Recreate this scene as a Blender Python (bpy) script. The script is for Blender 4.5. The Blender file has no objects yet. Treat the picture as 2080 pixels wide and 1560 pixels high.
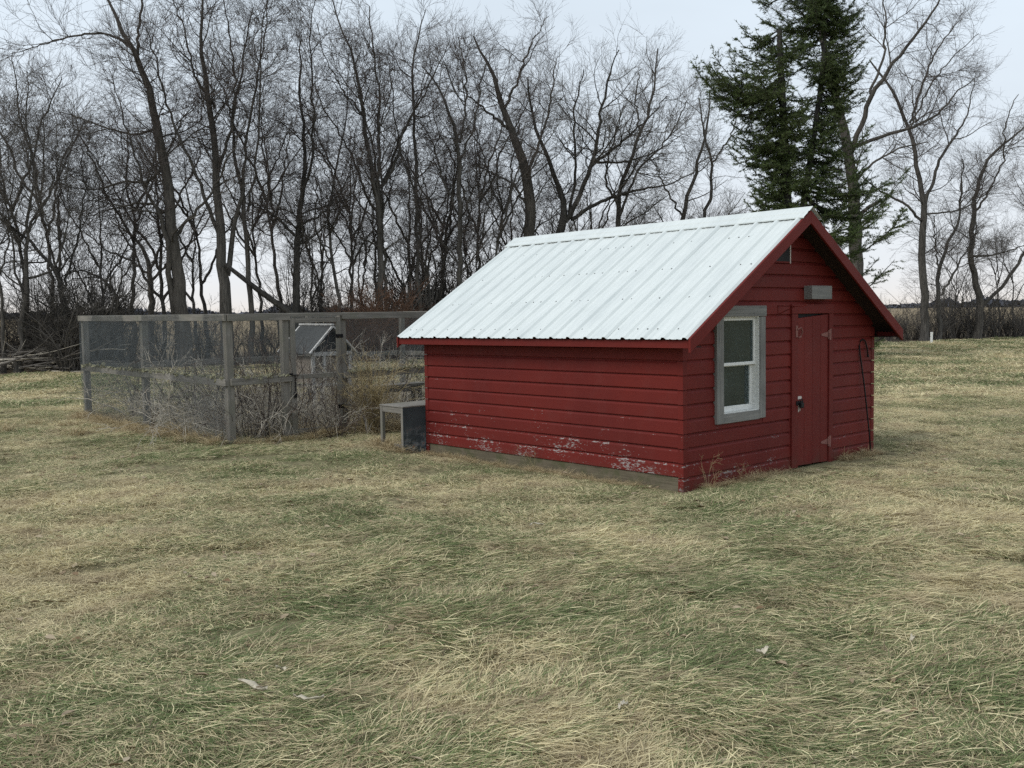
import bpy, bmesh, math, random
import numpy as np
from mathutils import Matrix, Vector

# ------------------------------------------------------------------ camera, sky, light, exposure
SC = bpy.context.scene
COL = SC.collection
EYE = 1.65
FPX, PITCH, ROLL = 1979.9, .0763, -.0129          # focal length in photo pixels, tilt, roll

cam = bpy.data.cameras.new('camera')
cam.sensor_width = 36.0
cam.lens = 36.0 * FPX / 2080.0
cam.clip_start, cam.clip_end = .05, 8000
camo = bpy.data.objects.new('camera', cam)
COL.objects.link(camo)
_fw = Vector((0, math.cos(PITCH), -math.sin(PITCH)))
_rt = Vector((1, 0, 0))
_up = _rt.cross(_fw)
_r2 = _rt * math.cos(ROLL) + _up * math.sin(ROLL)
_u2 = -_rt * math.sin(ROLL) + _up * math.cos(ROLL)
_m = Matrix((_r2, _u2, -_fw)).transposed().to_4x4()
_m.translation = (0, 0, EYE)
camo.matrix_world = _m
SC.camera = camo

SUN_EL, SUN_AZ = 46.0, 234.0                       # azimuth clockwise from +y; high on the left, slightly behind the camera
world = bpy.data.worlds.new('World')
SC.world = world
world.use_nodes = True
wn, wl = world.node_tree.nodes, world.node_tree.links
wn.clear()
w_out = wn.new('ShaderNodeOutputWorld')
w_bg = wn.new('ShaderNodeBackground')
w_sky = wn.new('ShaderNodeTexSky')
w_sky.sky_type = 'NISHITA'
w_sky.sun_disc = False
w_sky.sun_elevation = math.radians(SUN_EL)
w_sky.sun_rotation = math.radians(SUN_AZ)
w_mul = wn.new('ShaderNodeVectorMath'); w_mul.operation = 'SCALE'; w_mul.inputs['Scale'].default_value = .08
wl.new(w_sky.outputs[0], w_mul.inputs[0])
w_tc = wn.new('ShaderNodeTexCoord')
w_sep = wn.new('ShaderNodeSeparateXYZ')
wl.new(w_tc.outputs['Generated'], w_sep.inputs[0])
w_ramp = wn.new('ShaderNodeValToRGB')              # overcast layer, warmer in the thin gap over the horizon
cr = w_ramp.color_ramp
cr.elements[0].position = 0.0; cr.elements[0].color = (.90, .85, .80, 1)
cr.elements[1].position = 1.0; cr.elements[1].color = (.78, .86, .95, 1)
for p, c in ((.014, (.88, .875, .875)), (.04, (.85, .885, .93)), (.16, (.80, .88, .96)), (.35, (.76, .87, .975))):
    e = cr.elements.new(p); e.color = (*c, 1)
wl.new(w_sep.outputs['Z'], w_ramp.inputs[0])
w_map = wn.new('ShaderNodeMapping'); w_map.inputs['Scale'].default_value = (1.2, 1.2, 4.5)
wl.new(w_tc.outputs['Generated'], w_map.inputs[0])
w_noi = wn.new('ShaderNodeTexNoise'); w_noi.inputs['Scale'].default_value = 2.2; w_noi.inputs['Detail'].default_value = 5
wl.new(w_map.outputs[0], w_noi.inputs[0])
w_mr = wn.new('ShaderNodeMapRange')
w_mr.inputs[1].default_value = .3; w_mr.inputs[2].default_value = .7
w_mr.inputs[3].default_value = .94; w_mr.inputs[4].default_value = 1.05
wl.new(w_noi.outputs[0], w_mr.inputs[0])
w_cl = wn.new('ShaderNodeVectorMath'); w_cl.operation = 'SCALE'
wl.new(w_ramp.outputs[0], w_cl.inputs[0]); wl.new(w_mr.outputs[0], w_cl.inputs['Scale'])
w_mix = wn.new('ShaderNodeMix'); w_mix.data_type = 'RGBA'; w_mix.inputs[0].default_value = .94
wl.new(w_mul.outputs[0], w_mix.inputs[6]); wl.new(w_cl.outputs[0], w_mix.inputs[7])
wl.new(w_mix.outputs[2], w_bg.inputs[0])
w_bg.inputs[1].default_value = .825
wl.new(w_bg.outputs[0], w_out.inputs[0])

sun = bpy.data.lights.new('sun', 'SUN')
sun.energy = 1.5
sun.angle = math.radians(28)
sun.color = (1.0, .97, .92)
suno = bpy.data.objects.new('sun', sun)
COL.objects.link(suno)
_a, _e = math.radians(SUN_AZ), math.radians(SUN_EL)
_sd = Vector((math.sin(_a) * math.cos(_e), math.cos(_a) * math.cos(_e), math.sin(_e)))
suno.rotation_euler = _sd.to_track_quat('Z', 'Y').to_euler()
suno.location = _sd * 60

vs = SC.view_settings
vs.view_transform = 'Standard'; vs.look = 'None'; vs.exposure = .30; vs.gamma = 1.0
vs.use_curve_mapping = False
SC.cycles.use_denoising = False
SC.cycles.denoising_prefilter = 'ACCURATE'
SC.cycles.max_bounces = 6
SC.cycles.transparent_max_bounces = 12

rng = np.random.default_rng(11)
random.seed(5)

# ------------------------------------------------------------------ helpers: nodes
class NT:
    def __init__(s, name):
        s.m = bpy.data.materials.new(name); s.m.use_nodes = True
        s.t = s.m.node_tree; s.b = s.t.nodes['Principled BSDF']
        s.b.inputs['Roughness'].default_value = .8
        s.b.inputs['Specular IOR Level'].default_value = .25
    def n(s, t): return s.t.nodes.new(t)
    def l(s, a, b): s.t.links.new(a, b)
    def coord(s, kind='Object', scale=(1, 1, 1), rot=0.0):
        if kind == 'Position':
            o = s.n('ShaderNodeNewGeometry').outputs['Position']
        else:
            o = s.n('ShaderNodeTexCoord').outputs[kind]
        m = s.n('ShaderNodeMapping'); m.inputs['Scale'].default_value = scale
        m.inputs['Rotation'].default_value = (0, 0, rot)
        s.l(o, m.inputs[0]); return m.outputs[0]
    def noise(s, v, scale, detail=4, rough=.55, dist=0):
        k = s.n('ShaderNodeTexNoise'); s.l(v, k.inputs['Vector'])
        k.inputs['Scale'].default_value = scale; k.inputs['Detail'].default_value = detail
        k.inputs['Roughness'].default_value = rough; k.inputs['Distortion'].default_value = dist
        return k.outputs[0]
    def mr(s, v, a, b, c=0., d=1.):
        k = s.n('ShaderNodeMapRange'); s.l(v, k.inputs[0])
        for i, x in enumerate((a, b, c, d)): k.inputs[i + 1].default_value = x
        return k.outputs[0]
    def math(s, op, a, b=None):
        k = s.n('ShaderNodeMath'); k.operation = op
        for i, x in enumerate((a, b)):
            if x is None: continue
            if isinstance(x, (int, float)): k.inputs[i].default_value = x
            else: s.l(x, k.inputs[i])
        return k.outputs[0]
    def mix(s, f, a, b):
        k = s.n('ShaderNodeMix'); k.data_type = 'RGBA'
        if isinstance(f, (int, float)): k.inputs[0].default_value = f
        else: s.l(f, k.inputs[0])
        for i, x in ((6, a), (7, b)):
            if isinstance(x, tuple): k.inputs[i].default_value = (*x, 1)
            else: s.l(x, k.inputs[i])
        return k.outputs[2]
    def sep(s, v):
        k = s.n('ShaderNodeSeparateXYZ'); s.l(v, k.inputs[0]); return k.outputs
    def attr(s, name):
        k = s.n('ShaderNodeAttribute'); k.attribute_name = name; return k
    def color(s, c):
        if isinstance(c, tuple): s.b.inputs['Base Color'].default_value = (*c, 1)
        else: s.l(c, s.b.inputs['Base Color'])
    def bump(s, h, strength=.4, dist=.01):
        k = s.n('ShaderNodeBump'); k.inputs['Strength'].default_value = strength; k.inputs['Distance'].default_value = dist
        s.l(h, k.inputs['Height']); s.l(k.outputs[0], s.b.inputs['Normal'])
    def rough(s, r):
        if isinstance(r, (int, float)): s.b.inputs['Roughness'].default_value = r
        else: s.l(r, s.b.inputs['Roughness'])

M = {}

def mat_red(name, axis='h', door=False):
    t = NT(name)
    sc = (1, 1, 6.0) if axis == 'h' else (5, 5, .9)
    v = t.coord('Object', sc); raw = t.coord('Object')
    x, y, z = t.sep(raw)
    big = t.noise(raw, 1.3, 3)
    grain = t.noise(t.coord('Object', (1.2, 1.2, 45) if axis == 'h' else (40, 40, 1.2)), 3.0, 5, .6)
    base = t.mix(t.mr(big, .3, .7), (.160, .0180, .0128), (.120, .0145, .0118))
    base = t.mix(t.math('MULTIPLY', t.mr(grain, .45, .75), .30), base, (.155, .028, .024))
    # faded chalky film
    base = t.mix(t.math('MULTIPLY', t.mr(t.noise(raw, 4.5, 6, .65), .5, .72), .35), base, (.15, .036, .031))
    oi = t.n('ShaderNodeObjectInfo').outputs['Random']                # no two boards took the paint alike
    base = t.mix(t.math('MULTIPLY', oi, .34), base, (.085, .0115, .0095))
    fl = t.noise(t.coord('Object', (1, 1, 3.2)) if axis == 'h' else v, 26.0, 8, .72)
    patch = t.noise(t.coord('Object', (1, 1, 2.2)), 2.3, 4, .65)
    low = t.math('MULTIPLY', t.mr(z, .80 if not door else .3, .12, 0, .195), t.mr(x, .02, .12, 1.0, .62))        # lower boards peel
    thr = t.math('SUBTRACT', .775 if not door else .80, low)
    thr = t.math('SUBTRACT', thr, t.mr(patch, .42, .70, -.05, .11))
    if axis == 'h':                                             # edges of the boards wear first
        course = t.math('FRACT', t.math('DIVIDE', t.math('SUBTRACT', z, 1.0322 - .1346 * 20), .1346))
        edge_ = t.math('SUBTRACT', 1.0, t.math('MULTIPLY', t.math('ABSOLUTE', t.math('SUBTRACT', course, .80)), 11.0))
        thr = t.math('SUBTRACT', thr, t.math('MULTIPLY', t.math('MAXIMUM', edge_, 0.0), t.mr(z, 1.5, .1, .05, .10)))
    d = t.math('SUBTRACT', fl, thr)
    mask = t.mr(d, 0, .03)
    bare = t.mix(t.noise(t.coord('Object', (2, 2, 50)), 2.5, 4), (.22, .195, .185), (.38, .345, .33))
    col = t.mix(mask, base, bare)
    # green-black damp near the soil
    damp = t.math('MULTIPLY', t.mr(z, .16, -.02), t.mr(t.noise(raw, 5, 4), .4, .65))
    col = t.mix(t.math('MULTIPLY', damp, .55), col, (.085, .05, .035))
    t.color(col)
    t.rough(t.mr(mask, 0, 1, .62, .9))
    t.b.inputs['Specular IOR Level'].default_value = .18
    h = t.math('SUBTRACT', t.math('MULTIPLY', grain, .6), t.math('MULTIPLY', mask, .5))
    t.bump(h, .35, .004)
    return t.m

def mat_wood(name, a, b, axis=2, moss=None, s=1.0):
    t = NT(name)
    sc = [38, 38, 38]; sc[axis] = 1.6
    raw = t.coord('Object'); v = t.coord('Object', tuple(sc))
    g = t.noise(v, 1.6 * s, 6, .62, .6)
    g2 = t.noise(raw, 2.3, 4)
    c = t.mix(t.mr(g, .32, .68), a, b)
    c = t.mix(t.math('MULTIPLY', t.mr(g2, .4, .7), .45), c, tuple(x * .55 for x in a))
    crack = t.mr(g, .30, .36, 1, 0)
    c = t.mix(t.math('MULTIPLY', crack, .7), c, tuple(x * .3 for x in a))
    if moss:
        c = t.mix(t.math('MULTIPLY', t.mr(t.noise(raw, 3.1, 5, .7), .48, .62), .75), c, moss)
    t.color(c); t.rough(.9); t.bump(g, .5, .004)
    return t.m

def mat_plain(name, c, rough=.7, metal=0., var=.25, scale=20, spec=.3):
    t = NT(name)
    n = t.noise(t.coord('Object'), scale, 5, .6)
    t.color(t.mix(t.mr(n, .3, .7), tuple(x * (1 - var) for x in c), tuple(min(1, x * (1 + var)) for x in c)))
    t.rough(rough); t.b.inputs['Metallic'].default_value = metal
    t.b.inputs['Specular IOR Level'].default_value = spec
    t.bump(n, .15, .003)
    return t.m

M['red'] = mat_red('red_barn_paint')
M['red_door'] = mat_red('red_door_paint', 'v', True)
M['dark_in'] = mat_plain('dark_shaded_underside', (.028, .017, .014), .9)  # near-black base colour carries the shade under roof and eaves
M['found'] = mat_wood('damp_foundation_wood', (.10, .083, .056), (.17, .145, .10), 1, (.07, .075, .035))
for k, ax in (('wx', 0), ('wy', 1), ('wz', 2)):
    M[k] = mat_wood('weathered_wood_' + 'xyz'[ax], (.15, .147, .138), (.275, .267, .248), ax)
    M['p' + k[1]] = mat_wood('old_post_wood_' + 'xyz'[ax], (.145, .135, .118), (.27, .25, .22), ax, (.165, .16, .128))
M['moss'] = mat_plain('lichen_crust', (.24, .23, .15), .95, 0, .5, 60)
M['black'] = mat_plain('black_iron', (.012, .012, .013), .5, .4)
M['rust'] = mat_plain('rusty_painted_hinge', (.22, .095, .08), .75, 0, .4, 60)
M['vinyl'] = mat_plain('white_window_vinyl', (.70, .70, .67), .45, 0, .12, 30)
M['chip'] = mat_plain('bare_chipped_wood', (.55, .50, .46), .9, 0, .3, 60)
M['pvc'] = mat_plain('white_pipe', (.82, .82, .78), .4, 0, .05, 10)
M['hutchwhite'] = mat_wood('flaking_white_paint', (.38, .37, .35), (.66, .65, .62), 2)
M['hutchroof'] = mat_wood('grey_roof_boards', (.045, .047, .046), (.085, .087, .085), 0)
M['hutchwall'] = mat_wood('brown_hutch_boards', (.20, .165, .135), (.31, .27, .225), 0)
M['wire'] = mat_plain('galvanised_wire', (.13, .145, .15), .6, .3, .2, 5)
M['husk'] = mat_plain('pale_dry_husk', (.50, .45, .35), .9, 0, .25, 40)
M['screw'] = mat_plain('screw_head', (.08, .08, .08), .6, .3)
M['pvcdark'] = mat_plain('pipe_inside', (.05, .05, .05), .8)

# roofing metal
t = NT('white_galvanised_roofing')
raw = t.coord('Object')
st = t.noise(t.coord('Object', (1.2, 9, 1.2)), 2.6, 6, .6)
sp = t.noise(raw, 26, 6, .7)
c = t.mix(t.mr(st, .3, .72), (.645, .68, .665), (.555, .595, .585))
c = t.mix(t.math('MULTIPLY', t.mr(sp, .60, .72), .35), c, (.42, .43, .42))
c = t.mix(t.math('MULTIPLY', t.mr(t.noise(t.coord('Object', (.8, 2.2, .8)), 1.7, 5, .6), .48, .70), .42), c, (.46, .50, .50))
c = t.mix(t.math('MULTIPLY', t.mr(t.noise(raw, 70, 3), .72, .76), .8), c, (.10, .095, .085))
t.color(c); t.rough(t.mr(st, .3, .7, .42, .6)); t.b.inputs['Specular IOR Level'].default_value = .4
t.bump(t.noise(raw, 8, 3), .08, .004)
M['roof'] = t.m

# galvanised sheet on the feed box
t = NT('stained_sheet_metal')
raw = t.coord('Object'); z = t.sep(raw)[2]; x = t.sep(raw)[0]
n = t.noise(raw, 3.2, 6, .65); n2 = t.noise(raw, 11, 7, .7)
c = t.mix(t.mr(n, .35, .65), (.048, .064, .070), (.075, .094, .10))
white = t.math('MULTIPLY', t.mr(z, .30, .05), t.mr(n2, .48, .6))
c = t.mix(white, c, (.26, .29, .30))
rust = t.math('MULTIPLY', t.mr(n2, .60, .66), t.mr(z, .36, .2))
c = t.mix(rust, c, (.20, .085, .04))
t.color(c); t.rough(.6); t.b.inputs['Metallic'].default_value = .25
M['sheet'] = t.m

# dusty window glass
t = NT('dusty_window_glass')
t.t.nodes.remove(t.b)
out = t.t.nodes['Material Output']
raw = t.coord('Object')
tr = t.n('ShaderNodeBsdfTransparent'); tr.inputs[0].default_value = (.32, .40, .40, 1)
gl = t.n('ShaderNodeBsdfGlossy'); gl.inputs['Roughness'].default_value = .03; gl.inputs[0].default_value = (.8, .9, .9, 1)
df = t.n('ShaderNodeBsdfDiffuse'); df.inputs[0].default_value = (.26, .31, .30, 1)
fr = t.n('ShaderNodeFresnel'); fr.inputs[0].default_value = 1.75
m1 = t.n('ShaderNodeMixShader'); t.l(fr.outputs[0], m1.inputs[0]); t.l(tr.outputs[0], m1.inputs[1]); t.l(gl.outputs[0], m1.inputs[2])
dust_and_reflection = t.math('ADD', t.mr(t.noise(raw, 55, 4, .7), .58, .72, .07, .40), t.mr(t.noise(raw, 3, 3), .4, .7, 0, .06))  # dust specks, plus an even pale veil painted in as reflection
m2 = t.n('ShaderNodeMixShader'); t.l(dust_and_reflection, m2.inputs[0]); t.l(m1.outputs[0], m2.inputs[1]); t.l(df.outputs[0], m2.inputs[2])
t.l(m2.outputs[0], out.inputs[0])
M['glass'] = t.m

# bark
def mat_bark(name, a, b, sc=1.0):
    t = NT(name)
    raw = t.coord('Object'); v = t.coord('Object', (7 * sc, 7 * sc, 1.1 * sc))
    g = t.noise(v, 2.2, 6, .65, .8); g2 = t.noise(raw, .5, 3)
    c = t.mix(t.mr(g, .36, .66), a, b)
    c = t.mix(t.math('MULTIPLY', t.mr(g2, .4, .65), .4), c, tuple(x * .6 for x in a))
    t.color(c); t.rough(.95); t.bump(g, .9, .03); t.b.inputs['Specular IOR Level'].default_value = .1
    return t.m
M['bark'] = mat_bark('grey_bark', (.055, .051, .046), (.15, .138, .122))
M['bark_light'] = mat_bark('pale_furrowed_bark', (.055, .050, .044), (.15, .135, .117))
M['bark_dark'] = mat_bark('dark_bark', (.034, .032, .030), (.09, .084, .075))
M['twig'] = mat_plain('brown_twigs', (.105, .088, .080), .9, 0, .3, .6, .1)
M['twig_grey'] = mat_plain('grey_twigs', (.135, .122, .108), .9, 0, .3, .6, .1)
M['twig_red'] = mat_plain('russet_twigs', (.135, .078, .052), .9, 0, .35, .8, .1)
M['twig_black'] = mat_plain('dark_brush_twigs', (.092, .084, .075), .9, 0, .4, .8, .1)
M['cane'] = mat_plain('pale_dead_canes', (.44, .40, .335), .9, 0, .4, 2.5, .1)
M['canedark'] = mat_plain('dark_dead_canes', (.085, .065, .055), .9, 0, .4, 2.5, .1)
M['straw'] = mat_plain('dry_straw', (.36, .29, .165), .9, 0, .35, 3, .1)

# needles
t = NT('spruce_needles')
r = t.attr('rnd').outputs['Fac']
n = t.noise(t.coord('Object'), .7, 3)
c = t.mix(r, (.036, .064, .022), (.10, .135, .042))
c = t.mix(t.math('MULTIPLY', t.mr(n, .4, .7), .5), c, (.105, .125, .038))
t.color(c); t.rough(.6); t.b.inputs['Specular IOR Level'].default_value = .2
M['needle'] = t.m

# lawn blades: dry straw and dull green, by blade and by patch of ground
def grass_colour(t, r):
    p = t.coord('Position')
    patch = t.noise(p, .42, 4, .6); fine = t.noise(p, 2.4, 4, .6); huge = t.noise(p, .16, 2)
    dry = t.mix(r, (.47, .40, .235), (.89, .79, .49))
    dry = t.mix(t.mr(fine, .45, .7), dry, (.47, .385, .24))
    green = t.mix(r, (.085, .12, .045), (.235, .28, .12))
    return p, patch, fine, huge, dry, green
t = NT('winter_grass')
r = t.attr('rnd').outputs['Fac']; r2 = t.attr('rnd2').outputs['Fac']
p, patch, fine, huge, dry, green = grass_colour(t, r)
thr = t.math('ADD', t.mr(patch, .40, .61, .30, 1.0), t.mr(fine, .3, .7, -.18, .18))
isdry = t.mr(t.math('SUBTRACT', thr, r2), -.04, .04)
c = t.mix(isdry, green, dry)
c = t.mix(t.mr(t.math('FRACT', t.math('MULTIPLY', r2, 17.3)), .89, .91), c, (.20, .155, .10))      # rotted brown blades
t.color(c); t.rough(.75); t.b.inputs['Specular IOR Level'].default_value = .2
trl = t.n('ShaderNodeBsdfTranslucent'); t.l(c, trl.inputs[0])            # thin blades let light through
mxs = t.n('ShaderNodeMixShader'); mxs.inputs[0].default_value = .22
t.l(t.b.outputs[0], mxs.inputs[1]); t.l(trl.outputs[0], mxs.inputs[2]); t.l(mxs.outputs[0], t.t.nodes['Material Output'].inputs[0])
M['grass'] = t.m
t = NT('dry_tuft_grass')
r = t.attr('rnd').outputs['Fac']
t.color(t.mix(r, (.30, .225, .12), (.50, .41, .25))); t.rough(.8)
M['drygrass'] = t.m

# ground sheet: thatch on the lawn, litter under the trees, stubble fields beyond
t = NT('lawn_soil_and_fields')
p = t.coord('Position'); px, py, pz = t.sep(p)
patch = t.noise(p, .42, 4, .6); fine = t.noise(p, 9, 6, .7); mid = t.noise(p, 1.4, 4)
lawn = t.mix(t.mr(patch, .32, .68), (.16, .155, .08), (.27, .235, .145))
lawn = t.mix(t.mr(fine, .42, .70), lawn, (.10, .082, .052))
edge = t.math('ADD', t.math('SUBTRACT', py, t.math('ADD', t.math('MULTIPLY', px, .463), 33.8)), t.mr(mid, .3, .7, -1.2, 1.2))
litter = t.mix(t.mr(fine, .35, .65), (.075, .06, .042), (.15, .12, .085))
far = t.noise(t.coord('Position', (.02, .12, 1)), 1.0, 4)
field = t.mix(t.mr(far, .35, .65), (.30, .235, .15), (.24, .19, .125))
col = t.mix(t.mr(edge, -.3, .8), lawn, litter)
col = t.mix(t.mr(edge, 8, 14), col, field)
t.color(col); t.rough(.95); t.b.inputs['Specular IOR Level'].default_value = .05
t.bump(t.noise(p, 30, 5, .7), .6, .02)
M['ground'] = t.m

# ------------------------------------------------------------------ helpers: meshes and objects
def mesh_np(name, V, F, mat=None, smooth=False, attrs=None):
    """fast mesh from arrays; F is (n,k) with constant k"""
    V = np.asarray(V, np.float32).reshape(-1, 3); F = np.asarray(F, np.int32)
    me = bpy.data.meshes.new(name)
    n, k = F.shape
    me.vertices.add(len(V)); me.vertices.foreach_set('co', V.ravel())
    me.loops.add(n * k); me.loops.foreach_set('vertex_index', F.ravel())
    me.polygons.add(n)
    me.polygons.foreach_set('loop_start', np.arange(0, n * k, k, dtype=np.int32))
    me.polygons.foreach_set('loop_total', np.full(n, k, np.int32))
    if smooth: me.polygons.foreach_set('use_smooth', np.ones(n, bool))
    for an, av in (attrs or {}).items():
        a = me.attributes.new(an, 'FLOAT', 'POINT'); a.data.foreach_set('value', np.asarray(av, np.float32))
    me.update(calc_edges=True)
    if mat: me.materials.append(mat)
    return me

def link(name, me, parent=None):
    o = bpy.data.objects.new(name, me); COL.objects.link(o)
    if parent is not None: o.parent = parent
    return o

def tag(o, label=None, cat=None, group=None, kind=None):
    for k, v in (('label', label), ('category', cat), ('group', group), ('kind', kind)):
        if v: o[k] = v
    return o

def empty(name, loc=(0, 0, 0), rz=0):
    o = bpy.data.objects.new(name, None); COL.objects.link(o)
    o.empty_display_size = .1
    o.location = loc; o.rotation_euler = (0, 0, rz)
    return o

class MB:
    """collects boxes, prisms and tubes for one mesh"""
    def __init__(s): s.v = []; s.f = []
    def add(s, v, f):
        o = len(s.v); s.v += [tuple(p) for p in v]; s.f += [tuple(i + o for i in q) for q in f]; return s
    def box(s, a, b):
        (x0, y0, z0), (x1, y1, z1) = a, b
        return s.add([(x0, y0, z0), (x1, y0, z0), (x1, y1, z0), (x0, y1, z0), (x0, y0, z1), (x1, y0, z1), (x1, y1, z1), (x0, y1, z1)],
                     [(0, 3, 2, 1), (4, 5, 6, 7), (0, 1, 5, 4), (1, 2, 6, 5), (2, 3, 7, 6), (3, 0, 4, 7)])
    def prism(s, poly, vec):
        n = len(poly); P = [Vector(p) for p in poly]; Q = [p + Vector(vec) for p in P]
        return s.add(P + Q, [tuple(range(n))[::-1], tuple(range(n, 2 * n))] + [(i, (i + 1) % n, n + (i + 1) % n, n + i) for i in range(n)])
    def bar(s, a, b, w, h, up=(0, 0, 1)):
        a, b = Vector(a), Vector(b); d = (b - a).normalized(); up = Vector(up)
        sd = d.cross(up).normalized(); uu = sd.cross(d)
        c = [a + sd * (i * w / 2) + uu * (j * h / 2) for i, j in ((-1, -1), (1, -1), (1, 1), (-1, 1))]
        return s.prism(c, b - a)
    def tube(s, pts, r, n=6):
        P = [Vector(p) for p in pts]; R = r if isinstance(r, (list, tuple)) else [r] * len(P)
        rings = []; ref = Vector((.3, .2, 1)).normalized()
        for i, p in enumerate(P):
            d = (P[min(i + 1, len(P) - 1)] - P[max(i - 1, 0)]).normalized()
            a = d.cross(ref)
            if a.length < 1e-3: a = d.cross(Vector((1, 0, 0)))
            a.normalize(); b = d.cross(a)
            rings.append([p + (a * math.cos(2 * math.pi * k / n) + b * math.sin(2 * math.pi * k / n)) * R[i] for k in range(n)])
        v = [q for ring in rings for q in ring]; f = []
        for i in range(len(P) - 1):
            for k in range(n):
                f.append((i * n + k, i * n + (k + 1) % n, (i + 1) * n + (k + 1) % n, (i + 1) * n + k))
        f.append(tuple(range(n))[::-1]); f.append(tuple(range((len(P) - 1) * n, len(P) * n)))
        return s.add(v, f)
    def mesh(s, name, mat, bevel=0, smooth=False):
        me = bpy.data.meshes.new(name); me.from_pydata(s.v, [], s.f)
        bm = bmesh.new(); bm.from_mesh(me)
        bmesh.ops.recalc_face_normals(bm, faces=bm.faces)
        if bevel:
            bmesh.ops.bevel(bm, geom=[e for e in bm.edges if e.calc_face_angle(0) > .6], offset=bevel, segments=1, affect='EDGES', clamp_overlap=True)
        bm.to_mesh(me); bm.free()
        if smooth:
            for p in me.polygons: p.use_smooth = True
        me.materials.append(mat); return me
    def build(s, name, mat, parent=None, bevel=0, smooth=False):
        return link(name, s.mesh(name, mat, bevel, smooth), parent)

def vnoise(x, y, seed=0):
    """smooth value noise, 0..1"""
    x = np.asarray(x, float); y = np.asarray(y, float)
    xi, yi = np.floor(x).astype(np.int64), np.floor(y).astype(np.int64)
    fx, fy = x - xi, y - yi
    fx = fx * fx * (3 - 2 * fx); fy = fy * fy * (3 - 2 * fy)
    def h(a, b):
        n = (a * 374761393 + b * 668265263 + seed * 1442695041) & 0x7fffffff
        n = ((n ^ (n >> 13)) * 1274126177) & 0x7fffffff
        return ((n ^ (n >> 16)) & 0xffff) / 65535.0
    return (h(xi, yi) * (1 - fx) + h(xi + 1, yi) * fx) * (1 - fy) + (h(xi, yi + 1) * (1 - fx) + h(xi + 1, yi + 1) * fx) * fy

def ground_h(x, y):
    d = np.hypot(x, y)
    fade = np.clip((30 - d) / 18, 0, 1)
    u, v = (x - 1.5581) * .7434 + (y - 8.8541) * .6689, -(x - 1.5581) * .6689 + (y - 8.8541) * .7434
    ds = np.hypot(np.maximum(np.abs(u - 1.73) - 1.73, 0), np.maximum(np.abs(v - 1.92) - 1.92, 0))
    near = np.clip(1 - ds / .9, 0, 1)
    return -.034 * near - .02 * near * np.clip(v / 3.8, 0, 1) + (1 - .8 * near) * fade * ((vnoise(x * 2.1, y * 2.1, 3) - .5) * .045 + (vnoise(x * .55, y * .55, 4) - .5) * .05 + (vnoise(x * 5.5, y * 5.5, 6) - .5) * .018) - .012

def at(px, py, Y):
    """point at distance Y (metres ahead) on the sight line measured at photo pixel px,py"""
    d = _fw * FPX + _r2 * (px - 1040) - _u2 * (py - 780)
    return Vector((0, 0, EYE)) + d * (Y / d.y)

YAW = .7327
SHED_W, SHED_L = 3.4575, 3.838
UX, UY = Vector((math.cos(YAW), math.sin(YAW), 0)), Vector((-math.sin(YAW), math.cos(YAW), 0))
CORNER = Vector((1.5581, 8.8541, 0))
def yard(u, v, z=0):                                  # yard coordinates: u along the gable wall, v along the long wall
    return CORNER + UX * u + UY * v + Vector((0, 0, z))
def to_yard(x, y):
    dx, dy = x - CORNER.x, y - CORNER.y
    return dx * UX.x + dy * UX.y, dx * UY.x + dy * UY.y

# ------------------------------------------------------------------ ground sheet
def axis(lo, hi, step, far):
    a = list(np.arange(lo, hi + 1e-6, step)); s = step
    while a[-1] < far: s *= 1.35; a.append(a[-1] + s)
    s = step
    while a[0] > -far: s *= 1.35; a.insert(0, a[0] - s)
    return np.array(a)
xs, ys = axis(-11, 11, .14, 4000), axis(1.5, 20, .14, 4000)
gx, gy = np.meshgrid(xs, ys)
V = np.stack([gx, gy, ground_h(gx, gy)], -1).reshape(-1, 3)
nx, ny = len(xs), len(ys)
ii = (np.arange(ny - 1)[:, None] * nx + np.arange(nx - 1)[None]).ravel()
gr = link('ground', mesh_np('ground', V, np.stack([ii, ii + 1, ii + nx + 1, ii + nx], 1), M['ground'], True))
tag(gr, kind='structure')


# ------------------------------------------------------------------ the red shed
shed = bpy.data.objects.new('shed', None); COL.objects.link(shed)
_su, _sv = -.0027, -.0092                             # it has settled a little towards its back corner
_cu = (UX + Vector((0, 0, _su))).normalized(); _cv = (UY + Vector((0, 0, _sv))).normalized(); _cz = _cu.cross(_cv)
_mm = Matrix((_cu, _cv, _cz)).transposed().to_4x4(); _mm.translation = CORNER
shed.matrix_world = _mm
tag(shed, 'small red wooden shed with a white ribbed metal roof, a window and a narrow door', 'shed')
W_, L_ = SHED_W, SHED_L
BP, Z1 = .1346, 1.0322                                # siding exposure and one reference joint
EAVE_OV, RK_F, RK_B = .216, .2735, .3115
ZE, ZR = 1.378, 2.598
SL = (ZR - ZE) / (W_ / 2 + EAVE_OV)
def roof_z(x): return ZE + (min(x, W_ - x) + EAVE_OV) * SL

PROF = [(0, .021), (.04, .024), (.76, .022), (.90, .007), (1.0, .003)]
def prof(zb, zl, zh):
    s0, s1 = (zl - zb) / BP, (zh - zb) / BP
    ss = [s0] + [s for s, _ in PROF if s0 < s < s1] + [s1]
    return [(float(np.interp(s, [a for a, _ in PROF], [b for _, b in PROF])), zb + s * BP) for s in ss]

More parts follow.
